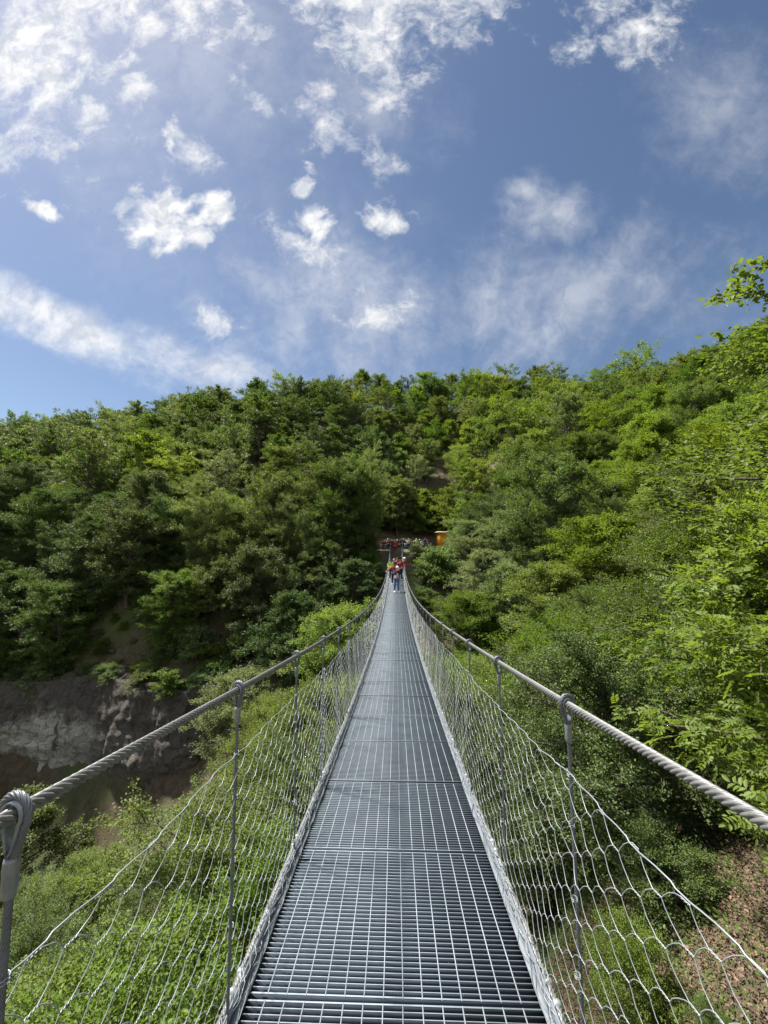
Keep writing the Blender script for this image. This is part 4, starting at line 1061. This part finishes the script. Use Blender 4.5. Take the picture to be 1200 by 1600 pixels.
# loose rocks on the rim of the gorge and bare dead trees
def rock(x, y, sc, z, label):
    r = np.random.default_rng(int(abs(x * 77 + y * 31))); bm = bmesh.new(); bmesh.ops.create_icosphere(bm, subdivisions=3, radius=sc)
    pl = unit(r.normal(0, 1, (9, 3))); dd = r.uniform(.45, .85, 9) * sc
    for v in bm.verts:
        c = np.array(v.co)
        for n_, d_ in zip(pl, dd):
            q = c @ n_ - d_
            if q > 0: c = c - n_ * q * .92
        v.co = c * np.array((1.3, 1.0, .72)) + r.normal(0, .012 * sc, 3)
    me = bpy.data.meshes.new('rock'); bm.to_mesh(me); bm.free(); me.materials.append(M_ROCK)
    o = link('rock', me); o.location = (x, y, z); o.rotation_euler = (r.normal(0, .2), r.normal(0, .2), r.uniform(0, 6)); tag(o, label, 'rock', 'rocks on the rim of the gorge'); return o
for i, (x, y, sc) in enumerate([(-31.5, 40.2, .9), (-29.6, 40.6, .6), (-27.8, 39.6, 1.0), (-33.6, 40.6, .7), (-26.0, 38.8, .8), (-24.4, 38.0, .9), (-30.6, 42.2, .5), (-28.4, 42.6, .45), (-35.8, 40.9, .8), (-22.8, 37.2, .7)]):
    zr = max(float(height(x, y)[0]), float(np.interp(x, [-62, -36, -29, -23], [-11.6, -12.0, -11.0, -11.5])))
    rock(x, y, sc, zr, 'grey brown rock on the earth slope above the pale cliff, %s from the left' % ['fourth', 'sixth', 'seventh', 'second', 'eighth', 'ninth', 'fifth', 'topmost', 'first', 'last'][i])
tbd, _c = gen_tree(91, 6.5, 2.2, .25, 'vase', 22, 6, 2, .1, twig=True, near=True, elev=(25, 60)); SNAG = tbd.mesh('dead_tree', M_DEAD, True)
for i, (x, y, sc, tl, lb) in enumerate([(7.6, 12.6, .9, 1.2, 'bare dead tree tilted among the green crowns behind the right net'), (10.8, 15.2, .9, -1.0, 'bare grey dead tree leaning left in the canopy right of the bridge'), (3.6, 17.4, .6, .5, 'small leafless tree beside the right handrail in mid span'),
                                        (1.6, 74.5, 1.3, .05, 'tall bare grey trunk standing in the dark hollow behind the crowd'), (-12, 66, 1.3, .2, 'bare dead tree among deep green trees left of the crowd'), (25, 92, 1.4, .1, 'leafless grey tree on the upper hillside right of the hut'), (-2, 104, 1.4, -.1, 'leafless grey tree on the upper hillside above the crowd')]):
    o = link('dead_tree', SNAG); o.location = (x, y, float(height(x, y)[0]) - .1); o.rotation_euler = (0, tl, i * 1.3); o.scale = (sc, sc, sc); tag(o, lb, 'dead tree')

# ------------------------------------------------------------------ what shows largest stays individual, the rest of the wood is one mass
#KEEP_BEGIN
KEEP_T = set([0,1,2,3,4,5,6,7,8,9,10,11,12,13,14,15,16,17,18,19,20,21,24,25,26,27,28,29,30,31,32,33,34,35,36,37,38,39,40,41,46,49,51,55,60,65,69,70,72,74,75,76,79,80,81,82,87,88,89,90,91,92,93,95,96,98,100,101,102,103,104,106,107,108,111,113,114,115,116,117,118,119,122,123,124,125,126,127,129,130,131,132,133,134,137,139,140,143,144,145,146,147,148,151,152,153,154,155,156,157,158,160,161,163,164,165,169,172,175,176,178,179,180,182,186,187,188,189,190,191,193,194,195,197,198,199,202,203,206,207,208,213,215,217,219,221,222,223,225,226,227,228,230,231,232,233,235,236,237,238,240,241,242,244,245,247,248,250,253,255,256,258,259,260,261,262,263,266,270,271,272,273,274,275,276,277,279,280,282,284,285,287,288,291,292,295,296,298,299,300,302,303,304,305,309,311,312,314,316,318,319,321,322,323,325,332,334,335,337,338,339,340,341,343,345,346,347,348,350,354,356,360,361,362,365,367,370,371,372,375,380,382,383,385,386,388,390,395,398,399,402,403,404,405,407,409,412,413,416,418,421,423,427,428,437,438,440,441,443,445,446,447,448,449,462,465,471,473,476,479,482,483,485,490,496,500,502,505,506,522,525,536,540,542,547,551,559,575])
KEEP_S = set([579,580,581,583,584,585,586,587,588,589,590,591,592,593,594,595,596,597,598,599,600,601,602,603,604,605,606,607,608,609,610,611,612,613,614,615,616,617,618,619,620,622,623,624,625,626,627,629,630,631,632,633,634,635,636,637,640,641,647,648,649,650,651,652,653,654,655,656,657,658,659,660,661,662,664,665,666,667,668,669,670,672,673,674,675,681,685,686,687,689,690,691,698,699,700,701,705,706,708,719,721,722,723,724,725,726,727,733,734,739,740,743,744,746,747,748,750,751,753,754,756,757,761,764,768,775,776,779,782,783,785,789,790,792,795,797,799,800,803,805,806,807,811,812,814,819,820,821,824,826])
#KEEP_END
ORD = 'first second third fourth fifth sixth seventh eighth ninth tenth eleventh twelfth thirteenth fourteenth fifteenth sixteenth seventeenth eighteenth nineteenth'.split()
TENS = {20: ('twentieth', 'twenty'), 30: ('thirtieth', 'thirty'), 40: ('fortieth', 'forty'), 50: ('fiftieth', 'fifty'), 60: ('sixtieth', 'sixty')}
def ordinal(n):
    if n < 20: return ORD[n - 1]
    t, u = n // 10 * 10, n % 10
    return TENS[t][0] if u == 0 else TENS[t][1] + '-' + ORD[u - 1]
SHAPE = {'dome': 'round-headed', 'oval': 'oval', 'layer': 'spreading', 'vase': 'open-topped', 'cone': 'conical', 'open': 'thin-crowned', 'broad': 'broad', 'round': 'rounded', 'small': 'bushy'}
kept, mass_pts = [], []
protos_mass = []
for i, q in enumerate(TREES):
    ks = KEEP_S if q['name'] == 'shrub' else KEEP_T
    if ks is None or i in ks: kept.append(q); continue
    o = q['o']
    if q['name'] != 'shrub' and q['y'] > 26: mass_pts.append((o.location.copy(), o.rotation_euler.copy(), o.scale.copy(), q['kind'], q['tone']))
    for c in list(o.children): bpy.data.objects.remove(c)
    bpy.data.objects.remove(o); q['o'] = None
if mass_pts:
    pc = bpy.data.collections.new('tree_kinds')                 # not linked to the scene: source of the instances only
    keys = sorted({(k, t) for _, _, _, k, t in mass_pts})
    for n_, (k, t) in enumerate(keys):
        tm, cms, _, _ = PROTO[k]
        bmx = bmesh.new(); bmx.from_mesh(tm); nf = len(bmx.faces); bmx.from_mesh(cms[t]); me = bpy.data.meshes.new('tree_kind'); bmx.to_mesh(me); bmx.free()
        me.materials.clear(); me.materials.append(M_BARK); me.materials.append(LM[t])
        mi = np.ones(len(me.polygons), int); mi[:nf] = 0; me.polygons.foreach_set('material_index', mi)
        pc.objects.link(bpy.data.objects.new('kind_%03d' % n_, me))
    me = bpy.data.meshes.new('distant_woodland'); me.from_pydata([tuple(p[0]) for p in mass_pts], [], [])
    a = me.attributes.new('rot', 'FLOAT_VECTOR', 'POINT'); a.data.foreach_set('vector', np.array([tuple(p[1]) for p in mass_pts]).ravel())
    a = me.attributes.new('scl', 'FLOAT_VECTOR', 'POINT'); a.data.foreach_set('vector', np.array([tuple(p[2]) for p in mass_pts]).ravel())
    a = me.attributes.new('idx', 'INT', 'POINT'); a.data.foreach_set('value', np.array([keys.index((p[3], p[4])) for p in mass_pts]))
    wo_ = link('distant_woodland', me); tag(wo_, 'the rest of the wood, crowns glimpsed between and behind the nearer trees', kind='stuff')
    ng = bpy.data.node_groups.new('woodland', 'GeometryNodeTree')
    ng.interface.new_socket('Geometry', in_out='INPUT', socket_type='NodeSocketGeometry'); ng.interface.new_socket('Geometry', in_out='OUTPUT', socket_type='NodeSocketGeometry')
    N_ = ng.nodes; gi, go = N_.new('NodeGroupInput'), N_.new('NodeGroupOutput')
    ci = N_.new('GeometryNodeCollectionInfo'); ci.inputs['Collection'].default_value = pc; ci.inputs['Separate Children'].default_value = True; ci.inputs['Reset Children'].default_value = True
    ip = N_.new('GeometryNodeInstanceOnPoints'); ip.inputs['Pick Instance'].default_value = True
    def attr(nm, typ):
        n = N_.new('GeometryNodeInputNamedAttribute'); n.data_type = typ; n.inputs['Name'].default_value = nm; return n.outputs['Attribute']
    e2r = N_.new('FunctionNodeEulerToRotation'); ng.links.new(attr('rot', 'FLOAT_VECTOR'), e2r.inputs[0])
    ng.links.new(gi.outputs[0], ip.inputs['Points']); ng.links.new(ci.outputs[0], ip.inputs['Instance']); ng.links.new(attr('idx', 'INT'), ip.inputs['Instance Index'])
    ng.links.new(e2r.outputs[0], ip.inputs['Rotation']); ng.links.new(attr('scl', 'FLOAT_VECTOR'), ip.inputs['Scale']); ng.links.new(ip.outputs[0], go.inputs[0])
    md = wo_.modifiers.new('woodland', 'NODES'); md.node_group = ng
# labels: by zone, then by where each stands in its zone, always counted from something one can find
def zone(q):
    lft = q['px'] < 612; d = q['d']
    if q['name'] == 'shrub':
        if d < 12: return 'on the near bank under the nets', 'shrubs on the near bank'
        if lft and 34 < q['y'] < 52 and q['x'] < -15: return 'on the rim above the pale cliff', 'shrubs above the cliff'
        if 38 < q['y'] < 66 and abs(q['x']) < 12: return 'just ' + ('left' if lft else 'right') + ' of the far bridge end', 'shrubs round the far bridge end'
        if d > 66: return 'on the dark slope behind the crowd', 'shrubs behind the crowd'
        return 'under the trees ' + ('left' if lft else 'right') + ' of the bridge', 'shrubs under the trees'
    if d < 12: return ('below the near left net' if lft else 'behind the near right net'), 'trees beside the near end of the bridge'
    if d < 26: return ('in the canopy left of mid bridge' if lft else 'in the canopy right of mid bridge'), 'trees beside the middle of the bridge'
    if d < 42: return ('in the gorge left of the far span' if lft else 'on the lower right slope'), 'trees of the lower slopes'
    if d < 56: return ('in the gully above the cliff' if lft else 'on the slope level with the landing'), 'trees level with the landing'
    if d < 74: return ('on the mid hillside left of the crowd' if lft else 'on the mid hillside right of the hut'), 'trees of the middle hillside'
    if d < 92: return ('high on the hillside left of centre' if lft else 'high on the hillside right of centre'), 'trees of the upper hillside'
    return ('along the left half of the ridge' if lft else 'along the right half of the ridge'), 'trees along the ridge'
zs_ = {}
for q in kept: zs_.setdefault((q['name'] == 'shrub',) + zone(q), []).append(q)
for (sh, ph, grp), L_ in zs_.items():
    byt = {}
    for q in sorted(L_, key=lambda q: q['px']):
        tone = {'oak': 'fresh green', 'ash': 'bright green'}.get(q['kind'], TONE[q['tone']])
        noun = 'shrub' if sh else ('oak tree' if q['kind'] == 'oak' else ('ash tree' if q['kind'] == 'ash' else SHAPE[q['kind'].split('_')[1]] + ' tree'))
        byt.setdefault(tone + ' ' + noun, []).append(q)
    for k, M_ in byt.items():
        for n_, q in enumerate(M_):
            lab = k + ' ' + ph
            if len(M_) > 1: lab += ', ' + ordinal(n_ + 1) + ' from the left'
            tag(q['o'], lab, 'shrub' if sh else 'tree', grp)
print('KEPT', len(kept), 'MASS', len(mass_pts))
